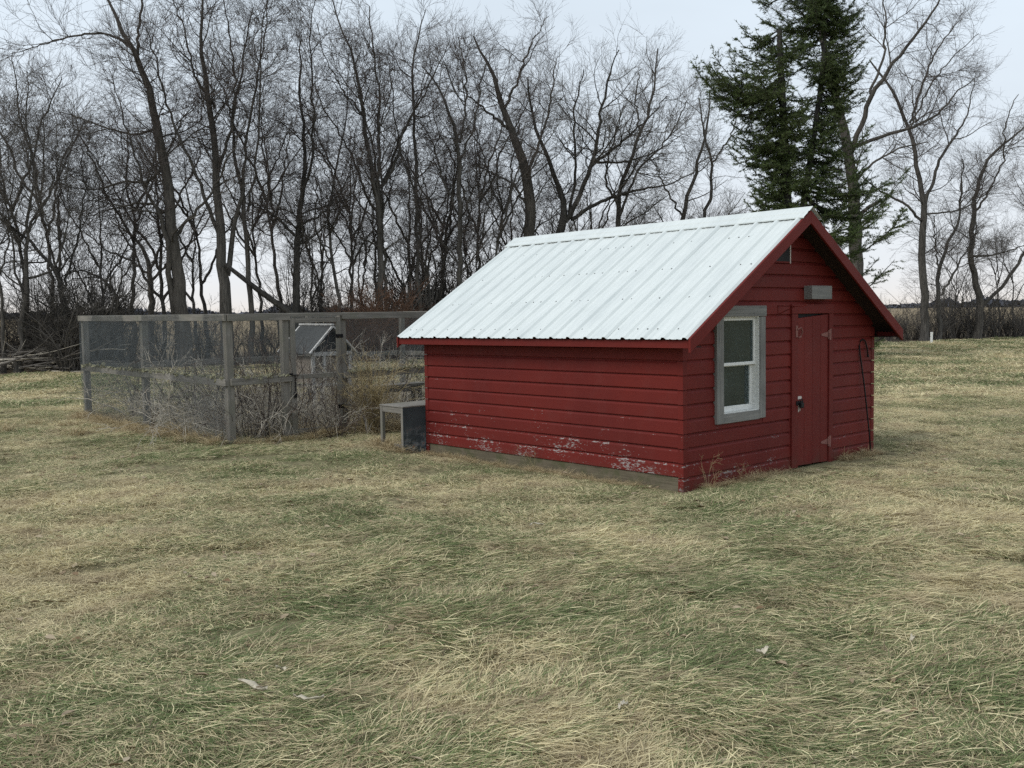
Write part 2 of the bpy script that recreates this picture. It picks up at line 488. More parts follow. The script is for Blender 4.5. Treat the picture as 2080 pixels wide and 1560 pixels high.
def siding(frame, zb, zl, zh, a0, a1, mat=None):
    """one drop-siding board: frame(a, d, z) -> local point; a0, a1 functions of z"""
    off = random.uniform(-.0015, .0015); dz = random.uniform(-.0015, .0015); tilt = random.uniform(-.0012, .0012)
    pr = [(d + off, z + dz) for d, z in prof(zb, zl, zh)]
    pr = pr + [(-.012, pr[-1][1]), (-.012, pr[0][1])]
    n = len(pr)
    A = [frame(a0(z), d, z - tilt) for d, z in pr]; B = [frame(a1(z), d, z + tilt) for d, z in pr]
    f = [tuple(range(n)), tuple(range(n, 2 * n))[::-1]] + [(i, (i + 1) % n, n + (i + 1) % n, n + i) for i in range(n)]
    MB().add(A + B, f).build('siding_board', mat or M['red'], shed)

def f_long(a, d, z): return (-d, a, z)
def f_gable(a, d, z): return (a, -d, z)
def f_right(a, d, z): return (W_ + d, a, z)
def f_back(a, d, z): return (a, L_ + d, z)
def slope_a(z): return max(0., (z + .03 - ZE) / SL - EAVE_OV)

WIN = (.455, 1.266, .54, 1.66); DOOR = (1.75, 2.562, -.3, 1.672)
for k in range(-8, 12):
    zb = Z1 + BP * k; zt = zb + BP
    if -7 <= k <= 2:
        top = min(zt, 1.43)
        siding(f_long, zb, zb, top, lambda z: 0., lambda z: L_)
        siding(f_right, zb, zb, top, lambda z: 0., lambda z: L_)
    # gable walls
    zt2 = min(zt, ZR - .05)
    if zt2 - zb < .02: continue
    lo = lambda z: slope_a(z); hi = lambda z: W_ - slope_a(z)
    if hi(zt2) - lo(zt2) < .05: continue
    siding(f_back, zb, zb, zt2, lo, hi)
    spans = [(lo, hi)]
    segs = [(lo, None)]
    cuts = []
    for (x0, x1, z0, z1) in (WIN, DOOR):
        if z0 < zt2 and z1 > zb: cuts.append((x0 + .02, x1 - .02, z0 + .02, z1 - .02))
    cur = lo
    for (x0, x1, z0, z1) in cuts:
        if x0 > cur(zb) + .01:
            siding(f_gable, zb, zb, zt2, cur, (lambda x: lambda z: max(x, slope_a(z)))(x0))
        if zt2 - z1 > .012:                            # strip over the opening
            siding(f_gable, zb, z1, zt2, (lambda x: lambda z: max(x, slope_a(z)))(x0), (lambda x: lambda z: x)(x1))
        if z0 - zb > .012:                             # strip under it
            siding(f_gable, zb, zb, z0, (lambda x: lambda z: x)(x0), (lambda x: lambda z: x)(x1))
        cur = (lambda x: lambda z: x)(x1)
    siding(f_gable, zb, zb, zt2, cur, hi)
# metal corner caps, one for each course
def corner_caps(cx, cy, sx, sy):
    for k in range(-8, 3):
        zb = Z1 + BP * k - .001; zt = zb + BP * .93
        if k == 2: zt = min(zt, 1.40)
        w, t, th = .034, .0265, .0015
        poly = [(cx + sx * t, cy - sy * w), (cx + sx * t, cy + sy * t), (cx - sx * w, cy + sy * t),
                (cx - sx * w, cy + sy * (t - .004)), (cx + sx * (t - .004), cy + sy * (t - .004)), (cx + sx * (t - .004), cy - sy * w)]
        MB().prism([(x, y, zb) for x, y in poly], (0, 0, zt - zb)).build('corner_cap', M['red'], shed)
corner_caps(0, 0, -1, -1); corner_caps(W_, 0, 1, -1); corner_caps(0, L_, -1, 1)
# sill plank along the long wall, skirts elsewhere
MB().box((-.012, .03, -.16), (.02, L_ - .0, .0885)).build('sill_plank', M['found'], shed, .003)
MB().box((W_ - .02, .03, -.16), (W_ + .012, L_, .0885)).build('sill_plank', M['found'], shed, .003)
MB().box((.02, -.003, -.2), (W_ - .02, .02, -.046)).build('skirt_board', M['red'], shed)
MB().box((.02, L_ - .02, -.2), (W_ - .02, L_ + .003, -.046)).build('skirt_board', M['red'], shed)
# floor and inner sheathing keep the room dark
MB().box((.02, .03, -.02), (W_ - .02, L_ - .03, .0)).build('floor_deck', M['dark_in'], shed)
for a, b in (((.012, .03, 0), (.02, L_ - .03, 1.44)), ((W_ - .02, .03, 0), (W_ - .012, L_ - .03, 1.44))):
    MB().box(a, b).build('inner_lining', M['hutchwall'], shed)
# corner posts
for x, y in ((.03, .03), (W_ - .11, .03), (.03, L_ - .11), (W_ - .11, L_ - .11)):
    MB().box((x, y, 0), (x + .08, y + .08, 1.43)).build('corner_post', M['wz'], shed)

# roof: deck, ribbed sheets, ridge cap, boards
y0, y1 = -RK_F, L_ + RK_B
for sgn in (0, 1):
    X = (lambda x: x) if sgn == 0 else (lambda x: W_ - x)
    xe, xr = -EAVE_OV, W_ / 2
    deck = [(X(xe + .03), y0 + .03, ZE + .03 * SL - .022), (X(xr), y0 + .03, ZR - .022), (X(xr), y0 + .03, ZR - .05), (X(xe + .03), y0 + .03, ZE + .03 * SL - .05)]
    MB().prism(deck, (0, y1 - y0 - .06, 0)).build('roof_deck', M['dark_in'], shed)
    # rafters seen under the overhang
    for i in range(8):
        yy = .02 + i * (L_ - .09) / 7
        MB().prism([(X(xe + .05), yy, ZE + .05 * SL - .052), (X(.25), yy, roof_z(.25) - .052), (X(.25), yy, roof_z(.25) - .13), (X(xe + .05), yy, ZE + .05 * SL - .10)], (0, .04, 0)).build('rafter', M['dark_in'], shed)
    # sheets: 5 lapped panels, ribs every .2457 m
    ya0 = y0 + .062; PITCHR = (y1 - y0 - .124) / 18.0
    n = Vector((-SL if sgn == 0 else SL, 0, 1)).normalized()
    def rib_line(ya, yb, first):
        pts = []
        k0 = int(round((ya - ya0) / PITCHR)); k1 = int(round((yb - ya0) / PITCHR))
        for k in range(k0, k1 + 1):
            c = ya0 + k * PITCHR
            for dy, h in ((-.032, 0), (-.013, .020), (.013, .020), (.032, 0)):
                y = c + dy
                if y < ya - .034 or y > yb + .034: continue
                pts.append((y, h))
            if k < k1:
                for q in (1 / 3, 2 / 3):
                    c2 = c + PITCHR * q
                    pts += [(c2 - .014, 0), (c2 - .005, .004), (c2 + .005, .004), (c2 + .014, 0)]
        return pts
    for pi_, (ka, kb) in enumerate(((0, 4), (4, 8), (8, 12), (12, 16), (16, 18))):
        ya, yb = ya0 + ka * PITCHR, ya0 + kb * PITCHR
        line = rib_line(ya, yb, pi_ == 0)
        if pi_ == 0: line = [(y0 + .031, 0)] + line
        if pi_ == 4: line = line + [(y1 - .031, 0)]
        lift = .002 + .0022 * (pi_ % 2)
        v = []; f = []
        m = len(line)
        rows = 9
        for j in range(rows):
            s = j / (rows - 1)
            x = xe - .022 + (xr + .022 - xe) * s - (.002 if j else .0)
            sag = math.sin(s * 7 + pi_) * .0012
            for (y, h) in line:
                base = Vector((X(x), y, ZE - .022 * SL + (xr + .022 - xe) * s * SL))
                v.append(base + n * (h + lift + sag + .0))
        for j in range(rows):
            for i in range(m):
                v.append(v[j * m + i] - n * .0018)
        o = rows * m
        for j in range(rows - 1):
            for i in range(m - 1):
                a = j * m + i
                f.append((a, a + 1, a + m + 1, a + m)); f.append((o + a, o + a + m, o + a + m + 1, o + a + 1))
        for i in range(m - 1):
            f.append((i, o + i, o + i + 1, i + 1)); a = (rows - 1) * m + i; f.append((a, a + 1, o + a + 1, o + a))
        for j in range(rows - 1):
            a = j * m; f.append((a, a + m, o + a + m, o + a)); a = j * m + m - 1; f.append((a, o + a, o + a + m, a + m))
        MB().add(v, f).build('roof_panel', M['roof'], shed)
    # screws in rows across the sheets
    sm = MB()
    for s in (.06, .30, .55, .80):
        for k in range(18):
            for q in (.22, .72):
                if random.random() < .5: continue
                y = ya0 + (k + q) * PITCHR
                x = xe + (xr - xe) * s
                c = Vector((X(x), y, ZE + (x - xe) * SL)) + n * .0055
                e1 = Vector((0, 1, 0)); e2 = n.cross(e1)
                ring = [c + (e1 * math.cos(a * math.pi / 3) + e2 * math.sin(a * math.pi / 3)) * .0075 for a in range(6)]
                sm.prism(ring, n * .004)
    tag(sm.build('roof_screws', M['screw'], shed), kind='stuff')
    # eave soffit and fascia
    MB().box((min(X(xe + .03), X(-.026)), y0 + .04, ZE - .088), (max(X(xe + .03), X(-.026)), y1 - .03, ZE - .078)).build('soffit_board', M['dark_in'], shed)  # dark colour of this board paints in the shade beneath the eave
    MB().box((min(X(xe + .004), X(xe + .029)), y0 + .04, ZE - .093), (max(X(xe + .004), X(xe + .029)), y1 - .03, ZE - .020)).build('fascia_board', M['red'], shed, .003)
    # rake boards front and back
    for (ya, yb) in ((y0 + .004, y0 + .030), (y1 - .030, y1 - .004)):
        zt = .004; hh = .128
        poly = [(X(xe - .012), ya, ZE - .012 * SL + zt), (X(xr), ya, ZR + zt), (X(xr), ya, ZR + zt - hh), (X(xe - .012), ya, ZE - .012 * SL + zt - hh)]
        MB().prism(poly, (0, yb - ya, 0)).build('rake_board', M['red'], shed, .003)
# ridge cap: bent strip with hemmed edges and two raised beads on each side
v, f, prf = [], [], []
for d, h in ((-.165, .014), (-.165, .024), (-.145, .026), (-.10, .026), (-.09, .034), (-.075, .034), (-.065, .026), (-.02, .030), (0, .036)):
    prf.append((W_ / 2 + d, ZR + d * SL + h * 1.1 + .006))
prf += [(W_ - x, z) for x, z in prf[-2::-1]]
m = len(prf); ysr = np.linspace(y0 - .012, y1 + .012, 7)
for y in ysr:
    wob = random.uniform(-.002, .002)
    v += [(x, y, z + wob) for x, z in prf]
for j in range(6):
    for i in range(m - 1): f.append((j * m + i, j * m + i + 1, (j + 1) * m + i + 1, (j + 1) * m + i))
MB().add(v, f).build('ridge_cap', M['roof'], shed)
# gable vent under the left rake
MB().box((1.43, -.030, 2.104), (1.7175, .0, 2.28)).build('vent_opening', M['black'], shed)
MB().box((1.718, -.036, 2.085), (1.732, .0, 2.30)).build('vent_trim', M['chip'], shed)
MB().box((1.40, -.036, 2.088), (1.7175, .0, 2.1035)).build('vent_trim', M['red'], shed)

# window: weathered casing, two vinyl sashes, dusty panes
wpar = bpy.data.objects.new('window', None); COL.objects.link(wpar); wpar.parent = shed
x0, x1, z0, z1 = WIN
for nm, a, b, mt in (('casing_board', (x0, -.052, z0 + .002), (x0 + .112, .01, z1 - .105), 'wz'),
                     ('casing_board', (x1 - .098, -.048, z0 + .008), (x1, .01, z1 - .107), 'wz'),
                     ('casing_board', (x0 - .004, -.055, z1 - .104), (x1 + .006, .01, z1), 'wx'),
                     ('casing_board', (x0 + .1135, -.046, z0), (x1 - .0995, .01, z0 + .092), 'wx')):
    MB().box(a, b).build(nm, M[mt], wpar, .004)
def sash(xa, xb, za, zb, yf, sw, bw, tw):
    s = bpy.data.objects.new('sash', None)
    p = [((xa, yf, za + bw), (xa + sw, yf + .03, zb - tw)), ((xb - sw, yf, za + bw), (xb, yf + .03, zb - tw)),
         ((xa, yf - .001, za), (xb, yf + .031, za + bw - .0005)), ((xa, yf - .001, zb - tw + .0005), (xb, yf + .031, zb))]
    mb = MB()
    for a, b in p: mb.box(a, b)
    o = mb.build('sash_frame', M['vinyl'], wpar, .002)
    MB().box((xa + sw - .004, yf + .012, za + bw - .004), (xb - sw + .004, yf + .016, zb - tw + .004)).build('pane', M['glass'], o)
sash(.575, 1.160, 1.085, 1.548, .0, .036, .030, .030)
sash(.575, 1.160, .640, 1.105, .034, .052, .052, .030)
mb = MB().box((.5675, -.036, .633), (.5745, .07, 1.555)).box((1.1605, -.036, .633), (1.168, .07, 1.555)).box((.5675, -.036, .6325), (1.168, .07, .6395)).box((.5675, -.036, 1.5485), (1.168, .07, 1.5555))
mb.build('sash_track', M['vinyl'], wpar)

# door: boards, jambs, header, hardware
MB().box((1.752, -.040, -.03), (1.866, .012, 1.570)).build('door_jamb', M['red_door'], shed, .004)
MB().box((2.480, -.040, -.06), (2.560, .012, 1.570)).build('door_jamb', M['red_door'], shed, .004)
MB().box((1.747, -.043, 1.5715), (2.566, .012, 1.672)).build('door_header', M['red_door'], shed, .004)
MB().box((1.725, -.020, -.04), (1.7515, .006, .72)).build('door_trim_strip', M['red_door'], shed, .002)
MB().box((1.86, .02, -.03), (2.49, .03, 1.60)).build('door_backing', M['black'], shed)
door = bpy.data.objects.new('door', None); COL.objects.link(door); door.parent = shed
xs_ = [1.871, 2.005, 2.165, 2.325, 2.474]
for i in range(4):
    a, b = xs_[i] + .0015, xs_[i + 1] - .0015
    za = -.005 - .004 * i + random.uniform(-.01, .01); zb = 1.525 + .0102 * i
    MB().prism([(a, -.026, za), (b, -.026, za - .004), (b, -.026, zb + .008), (a, -.026, zb)], (0, .022, 0)).build('door_plank', M['red_door'], door, .002)
for z in (1.345, .187):
    h = MB().prism([(2.468, -.030, z + .032), (2.468, -.030, z - .032), (2.335, -.030, z - .009), (2.335, -.030, z + .009)], (0, .0035, 0)).build('hinge', M['rust'], door)
    MB().box((2.4815, -.0455, z - .058), (2.512, -.0405, z + .062)).build('hinge_leaf', M['rust'], h)
    MB().tube([(2.475, -.036, z - .05), (2.475, -.036, z + .05)], .008).build('hinge_pin', M['rust'], h)
hk = MB().box((1.815, -.0455, 1.33), (1.852, -.0405, 1.45)).build('hasp_plate', M['rust'], door)
MB().tube([(1.84, -.05, 1.41), (1.88, -.066, 1.43), (1.915, -.06, 1.385), (1.90, -.05, 1.335), (1.86, -.047, 1.325)], .008).build('hook', M['rust'], hk)
lk = MB().box((1.868, -.0325, .685), (1.945, -.0265, .715)).box((1.885, -.031, .55), (1.898, -.0265, .64)).box((1.912, -.031, .56), (1.922, -.0265, .64)).build('bare_patch', M['chip'], door)
hp = MB().box((1.825, -.0475, .625), (1.95, -.0425, .668)).build('hasp', M['black'], door)
MB().box((1.872, -.075, .595), (1.932, -.048, .650)).build('padlock', M['black'], hp, .006)
MB().tube([(1.882, -.061, .648), (1.882, -.061, .675), (1.902, -.061, .69), (1.922, -.061, .675), (1.922, -.061, .648)], .005).build('shackle', M['black'], hp)
# weathered wooden cover box above the door
cb = bpy.data.objects.new('cover_box', None); COL.objects.link(cb); cb.parent = shed
MB().box((2.005, -.115, 1.722), (2.40, -.097, 1.862)).build('front_board', M['wx'], cb, .003)
MB().box((2.005, -.0965, 1.722), (2.025, -.018, 1.862)).build('side_board', M['wz'], cb, .002)
MB().box((2.38, -.0965, 1.722), (2.40, -.018, 1.862)).build('side_board', M['wz'], cb, .002)
MB().box((2.0255, -.0965, 1.844), (2.3795, -.018, 1.860)).build('top_board', M['wx'], cb)
# hanging-basket bracket
br = MB().box((1.513, -.028, 1.565), (1.527, -.019, 1.665)).tube([(1.52, -.026, 1.655), (1.52, -.30, 1.645), (1.52, -.335, 1.655), (1.52, -.34, 1.675)], .0045).tube([(1.52, -.026, 1.572), (1.52, -.22, 1.648)], .004)
br.build('hanger_bracket', M['red_door'], shed)

# ------------------------------------------------------------------ things by the shed
# shepherd's crook leaning on the gable wall
cpts = [(3.285, -.105, -.10), (3.255, -.09, .25), (3.195, -.062, .75), (3.135, -.038, 1.12), (3.13, -.034, 1.20), (3.155, -.034, 1.255), (3.205, -.036, 1.275), (3.255, -.04, 1.245), (3.285, -.044, 1.17), (3.30, -.046, 1.09)]
mb = MB().tube([shed.matrix_world @ Vector(p) for p in cpts], .0085, 6)
tag(mb.build('shepherd_hook', M['black'], None, 0, True), 'thin black iron shepherd hook leaning against the gable wall beside the door', 'garden hook')
mbp = MB().tube([shed.matrix_world @ Vector(p) for p in ((3.30, -.046, 1.095), (3.305, -.047, 1.07))], .013, 6)
mbp.build('hook_tip', M['black'], bpy.data.objects['shepherd_hook'])

# feed box: wood frame with a sheet-metal side
fb = empty('feed_box', yard(-.35, 3.885), YAW)
tag(fb, 'low old wooden box with a grey rust-stained sheet metal side behind the shed corner', 'box')
H = .52
MB().box((.0, -.004, -.05), (.70, .0, H - .02)).build('metal_side', M['sheet'], fb)
for x, y in ((.0, .0005), (.0, .43), (.62, .0005), (.62, .43)):
    MB().box((x, y, -.06), (x + .045, y + .045, H - .021)).build('leg', M['pz'], fb, .003)
MB().box((-.006, -.008, H - .02), (.73, .482, H - .004)).build('top_board', M['px'], fb, .003)
MB().box((.004, .046, H - .09), (.030, .4295, H - .021)).build('frame_rail', M['py'], fb, .002)
MB().box((.004, .046, .02), (.026, .20, .0575)).build('frame_rail', M['py'], fb, .002)

# pale slab leaning by the gate, inside view of the box
sl = empty('leaning_slab', yard(.02, 5.50), YAW)
tag(sl, 'pale grey stone slab propped against the pen wire behind the low box', 'slab')
MB().prism([(.20, 0, -.05), (.52, .0, -.05), (.50, .20, .50), (.26, .20, .52)], (0, .05, 0)).build('slab_face', M['pvcdark'] if 0 else mat_plain('pale_stone', (.24, .225, .21), .95, 0, .25, 9), sl, .01)

# little bench in the pen behind the shed
bn = empty('bench', yard(.80, 6.35), YAW)
tag(bn, 'dark weathered plank bench inside the pen, half hidden by the shed', 'bench')
MB().box((0, 0, .52), (1.1, .28, .56)).build('seat', M['px'], bn, .004)
for x in (.06, .95):
    for y in (.03, .20):
        MB().box((x, y, -.05), (x + .05, y + .05, .5195)).build('leg', M['pz'], bn, .003)
MB().box((.061, .032, .44), (.99, .045, .515)).build('apron', M['px'], bn)

# white pipe marker at the far edge of the lawn
wp = at(1892, 698, 40.765); wp.z = 0
o = empty('marker_pipe', wp)
tag(o, 'short white plastic pipe standing at the far edge of the lawn', 'pipe')
MB().tube([(0, 0, -.1), (0, 0, .47)], .052, 14).build('pipe', M['pvc'], o, 0, False)
MB().tube([(0, 0, .4705), (0, 0, .485)], .056, 14).build('cap', M['pvc'], o)

# ------------------------------------------------------------------ fenced run
run = empty('chicken_run', yard(0, 0), YAW)
tag(run, 'square grey timber chicken run with fine wire mesh and a latched gate', 'pen')
XL, XR, YF, YB, HT = -1.57, 4.78, 5.86, 11.04, 1.64
ps = .092
def post(x, y, h=HT - .005, tw=0):
    j = random.uniform(-.008, .008)
    MB().prism([(x - ps / 2 + j, y - ps / 2, -.3), (x + ps / 2 + j, y - ps / 2, -.3), (x + ps / 2 + j, y + ps / 2, -.3), (x - ps / 2 + j, y + ps / 2, -.3)], (random.uniform(-.012, .012), random.uniform(-.012, .012), h + .3)).build('post', M['pz'], run, .004)
for x, y in ((XL, YB), (XL, 8.55), (XL, YF), (-.79, YF), (.07, YF), (2.4, YF), (XR, YF), (XR, 8.5), (XR, YB), (2.6, YB)):
    post(x, y)
def rail(nm, a, b, t, h, z, mt, sag=0.0):
    MB().bar((*a, z), (*b, z + sag), t, h).build(nm, M[mt], run, .003)
o2 = ps / 2 + .021
# top rails (outside face of the posts), one board between posts
for nm, a, b, mt in (('top_rail', (XL - o2, YB + .06), (XL - o2, 8.56), 'py'), ('top_rail', (XL - o2, 8.555), (XL - o2, YF - .07), 'py'),
                     ('top_rail', (XL - .04, YF - o2), (-.742, YF - o2), 'px'), ('top_rail', (.045, YF - o2), (2.5, YF - o2), 'px'), ('top_rail', (2.505, YF - o2), (XR + .06, YF - o2), 'px'),
                     ('top_rail', (XR + o2, YF), (XR + o2, YB), 'py'), ('top_rail', (XL, YB + o2), (1.5, YB + o2), 'px'), ('top_rail', (1.505, YB + o2), (XR, YB + o2), 'px')):
    rail(nm, a, b, .038, .088, HT - .045, mt, random.uniform(-.006, .006))
MB().bar((-.74, YF - o2 + .002, HT - .022), (.043, YF - o2 + .002, HT - .020), .034, .040).build('gate_lintel', M['px'], run, .002)
for nm, a, b, mt in (('mid_rail', (XL - o2, YB), (XL - o2, 8.555), 'py'), ('mid_rail', (XL - o2, 8.55), (XL - o2, YF - .05), 'py'),
                     ('mid_rail', (XL - .02, YF - o2), (-.742, YF - o2), 'px'), ('mid_rail', (.05, YF - o2), (2.45, YF - o2), 'px'), ('mid_rail', (2.455, YF - o2), (XR, YF - o2), 'px'),
                     ('mid_rail', (XR + o2, YF), (XR + o2, YB), 'py'), ('mid_rail', (XL, YB + o2), (XR, YB + o2), 'px')):
    rail(nm, a, b, .038, .088, .79, mt, random.uniform(-.01, .01))
# crusty lichen and leaf litter on the rail ledge
def crust(a, b, z, seed, n):
    r = np.random.default_rng(seed); mb = MB()
    for i in range(n):
        s = r.random(); p = Vector((a[0] + (b[0] - a[0]) * s, a[1] + (b[1] - a[1]) * s, z + r.uniform(-.012, .010)))
        p += Vector((r.normal() * .012, r.normal() * .012, 0)); q = r.uniform(.008, .022)
        d = [Vector(r.normal(size=3)) * q for _ in range(4)]
        mb.add([p + x for x in d], [(0, 1, 2), (0, 2, 3), (0, 3, 1), (1, 3, 2)])
    tag(mb.build('lichen_crust', M['moss'], run), kind='stuff')
crust((XL - o2 - .01, YB), (XL - o2 - .01, YF), .84, 1, 420)
crust((XL, YF - o2 - .01), (-.75, YF - o2 - .01), .84, 2, 60)
crust((.1, YF - o2 - .01), (2.4, YF - o2 - .01), .84, 3, 340)
# wire cloth: real wires, half-inch squares
def wire_panel(p0, p1, z0, z1, parent, cell=.0165, r=.00115, bulge=.012):
    p0, p1 = np.array(p0, float), np.array(p1, float)
    Ln = np.linalg.norm(p1 - p0); d = (p1 - p0) / Ln; nrm = np.array([-d[1], d[0]])
    nv, nh = int(Ln / cell), int((z1 - z0) / cell)
    ph = rng.uniform(0, 6.28)
    def off(s, z): return bulge * np.sin(s * 3.1 + ph) * np.sin(z * 4.3 + ph)
    Vv, Ff = [], []
    def strands(S, Zc):   # S, Zc: (n, m)
        n, m = S.shape
        o = off(S, Zc)
        P = np.stack([p0[0] + d[0] * S + nrm[0] * o, p0[1] + d[1] * S + nrm[1] * o, Zc], -1)
        base = sum(len(x) for x in Vv)
        # triangular section
        offs = np.array([[nrm[0] * r, nrm[1] * r, 0], [-nrm[0] * r * .5 + d[0] * r * .87, -nrm[1] * r * .5 + d[1] * r * .87, r * .87], [-nrm[0] * r * .5 - d[0] * r * .87, -nrm[1] * r * .5 - d[1] * r * .87, -r * .87]])
        A = P[:, :, None, :] + offs[None, None]
        Vv.append(A.reshape(-1, 3))
        idx = base + np.arange(n * m * 3).reshape(n, m, 3)
        for k in range(3):
            a, b = idx[:, :-1, k], idx[:, :-1, (k + 1) % 3]; c, e = idx[:, 1:, (k + 1) % 3], idx[:, 1:, k]
            Ff.append(np.stack([a, b, c, e], -1).reshape(-1, 4))
    s = (np.arange(nv) + .5) * cell; zz = np.linspace(z0, z1, 5)
    strands(np.repeat(s[:, None], 5, 1), np.repeat(zz[None], nv, 0))
    z = z0 + (np.arange(nh) + .5) * cell; ss = np.linspace(0, Ln, 9)
    strands(np.repeat(ss[None], nh, 0), np.repeat(z[:, None], 9, 1))
    o = link('wire_mesh', mesh_np('wire_mesh', np.concatenate(Vv), np.concatenate(Ff), M['wire']), parent)
    tag(o, kind='stuff')
ow = ps / 2 - .004
wire_panel((XL - o2 - .024, YB), (XL - o2 - .024, YF - .06), -.02, HT, run)
wire_panel((XL, YF + ow), (-.80, YF + ow), -.02, HT - .03, run)
wire_panel((.08, YF + ow), (XR, YF + ow), -.02, HT - .03, run)
wire_panel((XL, YB - ow), (XR, YB - ow), -.02, HT - .03, run, .024)
wire_panel((XR - ow, YF), (XR - ow, YB), -.02, HT - .03, run, .024)
# gate
gt = bpy.data.objects.new('gate', None); COL.objects.link(gt); gt.parent = run
yg = YF - .052
for a, b, mt in (((-.742, yg - .017, .05), (-.668, yg + .017, HT - .06), 'pz'), ((-.042, yg - .017, .05), (.020, yg + .017, HT - .06), 'pz')):
    MB().box(a, b).build('gate_stile', M[mt], gt, .003)
for z in (.06, .775, HT - .125):
    MB().box((-.6675, yg - .016, z), (-.0425, yg + .016, z + .062)).build('gate_rail', M['px'], gt, .003)
wire_panel((-.70, yg + .021), (.0, yg + .021), .06, HT - .07, gt)
lt = MB().tube([(-.80, yg - .03, .835), (-.64, yg - .03, .835)], .006).box((-.775, yg - .034, .815), (-.735, yg - .018, .86)).build('latch', M['black'], gt)
MB().tube([(-.70, yg - .03, .83), (-.698, yg - .035, .72), (-.70, yg - .032, .62)], .007).build('chain', M['black'], lt)
MB().box((-.728, yg - .05, .54), (-.682, yg - .025, .61)).build('padlock', M['black'], lt, .006)
for z in (.35, 1.3):
    MB().box((-.06, yg - .022, z), (.05, yg - .0175, z + .05)).build('hinge', M['black'], gt)

# rabbit hutch in the run
hu = empty('hutch', yard(1.18, 7.92), YAW)
tag(hu, 'old rabbit hutch with peaked grey roof and flaking white frame inside the run', 'hutch')
hw, ze, za, dl = .40, 1.03, 1.42, .92
for s in (-1, 1):
    n = Vector((s * (za - ze), 0, hw)).normalized()
    a, b = Vector((s * (hw + .05), -.02, ze - .045)), Vector((0, -.02, za))
    if 1:
        for i in range(4):
            ya = -.02 + i * (dl + .04) / 4
            MB().prism([a + Vector((0, ya + .02 + .001, 0)), b + Vector((0, ya + .02 + .001, 0)), b + n * .016 + Vector((0, ya + .02 + .001, 0)), a + n * .016 + Vector((0, ya + .02 + .001, 0))], (0, (dl + .04) / 4 - .002, 0)).build('roof_board', M['hutchroof'], hu)
    MB().bar((s * (hw + .03), -.035, ze - .03), (s * .008, -.035, za - .004), .024, .055, (0, 1, 0)).build('roof_trim', M['hutchwhite'], hu)
    MB().bar((s * (hw + .03), dl + .035, ze - .03), (s * .008, dl + .035, za - .004), .024, .055, (0, 1, 0)).build('roof_trim', M['hutchwhite'], hu)
MB().bar((0, -.05, za + .03), (0, dl + .05, za + .03), .05, .026).build('ridge_board', M['hutchwhite'], hu)
MB().prism([(-hw + .03, .05, ze - .01), (hw - .03, .05, ze - .01), (0, .05, za - .03)], (0, .01, 0)).build('gable_screen', M['black'], hu)
for x in (-hw + .04, hw - .085):
    for y in (.0, dl - .05):
        MB().box((x, y, -.05), (x + .05, y + .05, ze - .012)).build('leg', M['hutchwhite'], hu, .003)
MB().box((-hw + .041, -.012, ze - .075), (hw - .036, .035, ze - .0125)).build('frame_rail', M['hutchwhite'], hu, .002)
MB().box((-hw + .0905, .004, .47), (hw - .0855, .035, .52)).build('frame_rail', M['hutchwhite'], hu, .002)
MB().box((-.16, -.006, .5205), (-.115, .032, ze - .076)).build('frame_stile', M['hutchwhite'], hu, .002)
for i in range(4):
    z = .522 + i * .108
    MB().box((-hw + .091, .036, z), (hw - .086, .05, z + .105)).build('front_board', M['hutchwall'], hu)
MB().box((-hw + .045, .051, .455), (hw - .04, dl - .051, .4695)).build('hutch_floor', M['hutchwall'], hu)
for i in range(4):
    z = .522 + i * .108
    for x in (-hw + .046, hw - .06):
        MB().box((x, .0505, z), (x + .014, dl - .0505, z + .105)).build('side_board', M['hutchwall'], hu)

# ------------------------------------------------------------------ trees and brush
def unit(a): return a / np.maximum(np.linalg.norm(a, axis=-1, keepdims=True), 1e-9)

def tubes(P, R, sides):
    """P (N,n,3), R (N,n) -> verts, quads"""
    N, n, _ = P.shape
    T = np.empty_like(P); T[:, 1:-1] = P[:, 2:] - P[:, :-2]; T[:, 0] = P[:, 1] - P[:, 0]; T[:, -1] = P[:, -1] - P[:, -2]
    T = unit(T)
    ref = np.array([.31, .17, .12]); ref2 = np.where(np.abs(T @ unit(ref))[..., None] > .9, np.array([0, 1., 0]), ref)
    A = unit(np.cross(T, ref2)); B = np.cross(T, A)
    ang = np.arange(sides) * 2 * np.pi / sides
    ring = A[:, :, None] * np.cos(ang)[None, None, :, None] + B[:, :, None] * np.sin(ang)[None, None, :, None]
    V = P[:, :, None] + ring * R[:, :, None, None]
    idx = np.arange(N * n * sides).reshape(N, n, sides)
    a = idx[:, :-1]; b = np.roll(a, -1, 2); d = idx[:, 1:]; c = np.roll(d, -1, 2)
    return V.reshape(-1, 3), np.stack([a, b, c, d], -1).reshape(-1, 4)

def join(parts):
    V, F, o = [], [], 0
    for v, f in parts:
        V.append(v); F.append(f + o); o += len(v)
    return np.concatenate(V), np.concatenate(F)

def resample(pts, rad, n, r, jit):
    pts = np.array(pts, float); rad = np.array(rad, float)
    s = np.r_[0, np.cumsum(np.linalg.norm(np.diff(pts, axis=0), axis=1))]
    q = np.linspace(0, s[-1], n)
    # smooth curve: cubic blend of the linear samples
    P = np.stack([np.interp(q, s, pts[:, k]) for k in range(3)], 1)
    for _ in range(2): P[1:-1] = (P[:-2] + 2 * P[1:-1] + P[2:]) / 4
    w = r.normal(size=(n, 3)) * jit; w[0] = 0; w[:, 2] *= .3
    return P + w, np.interp(q, s, rad)

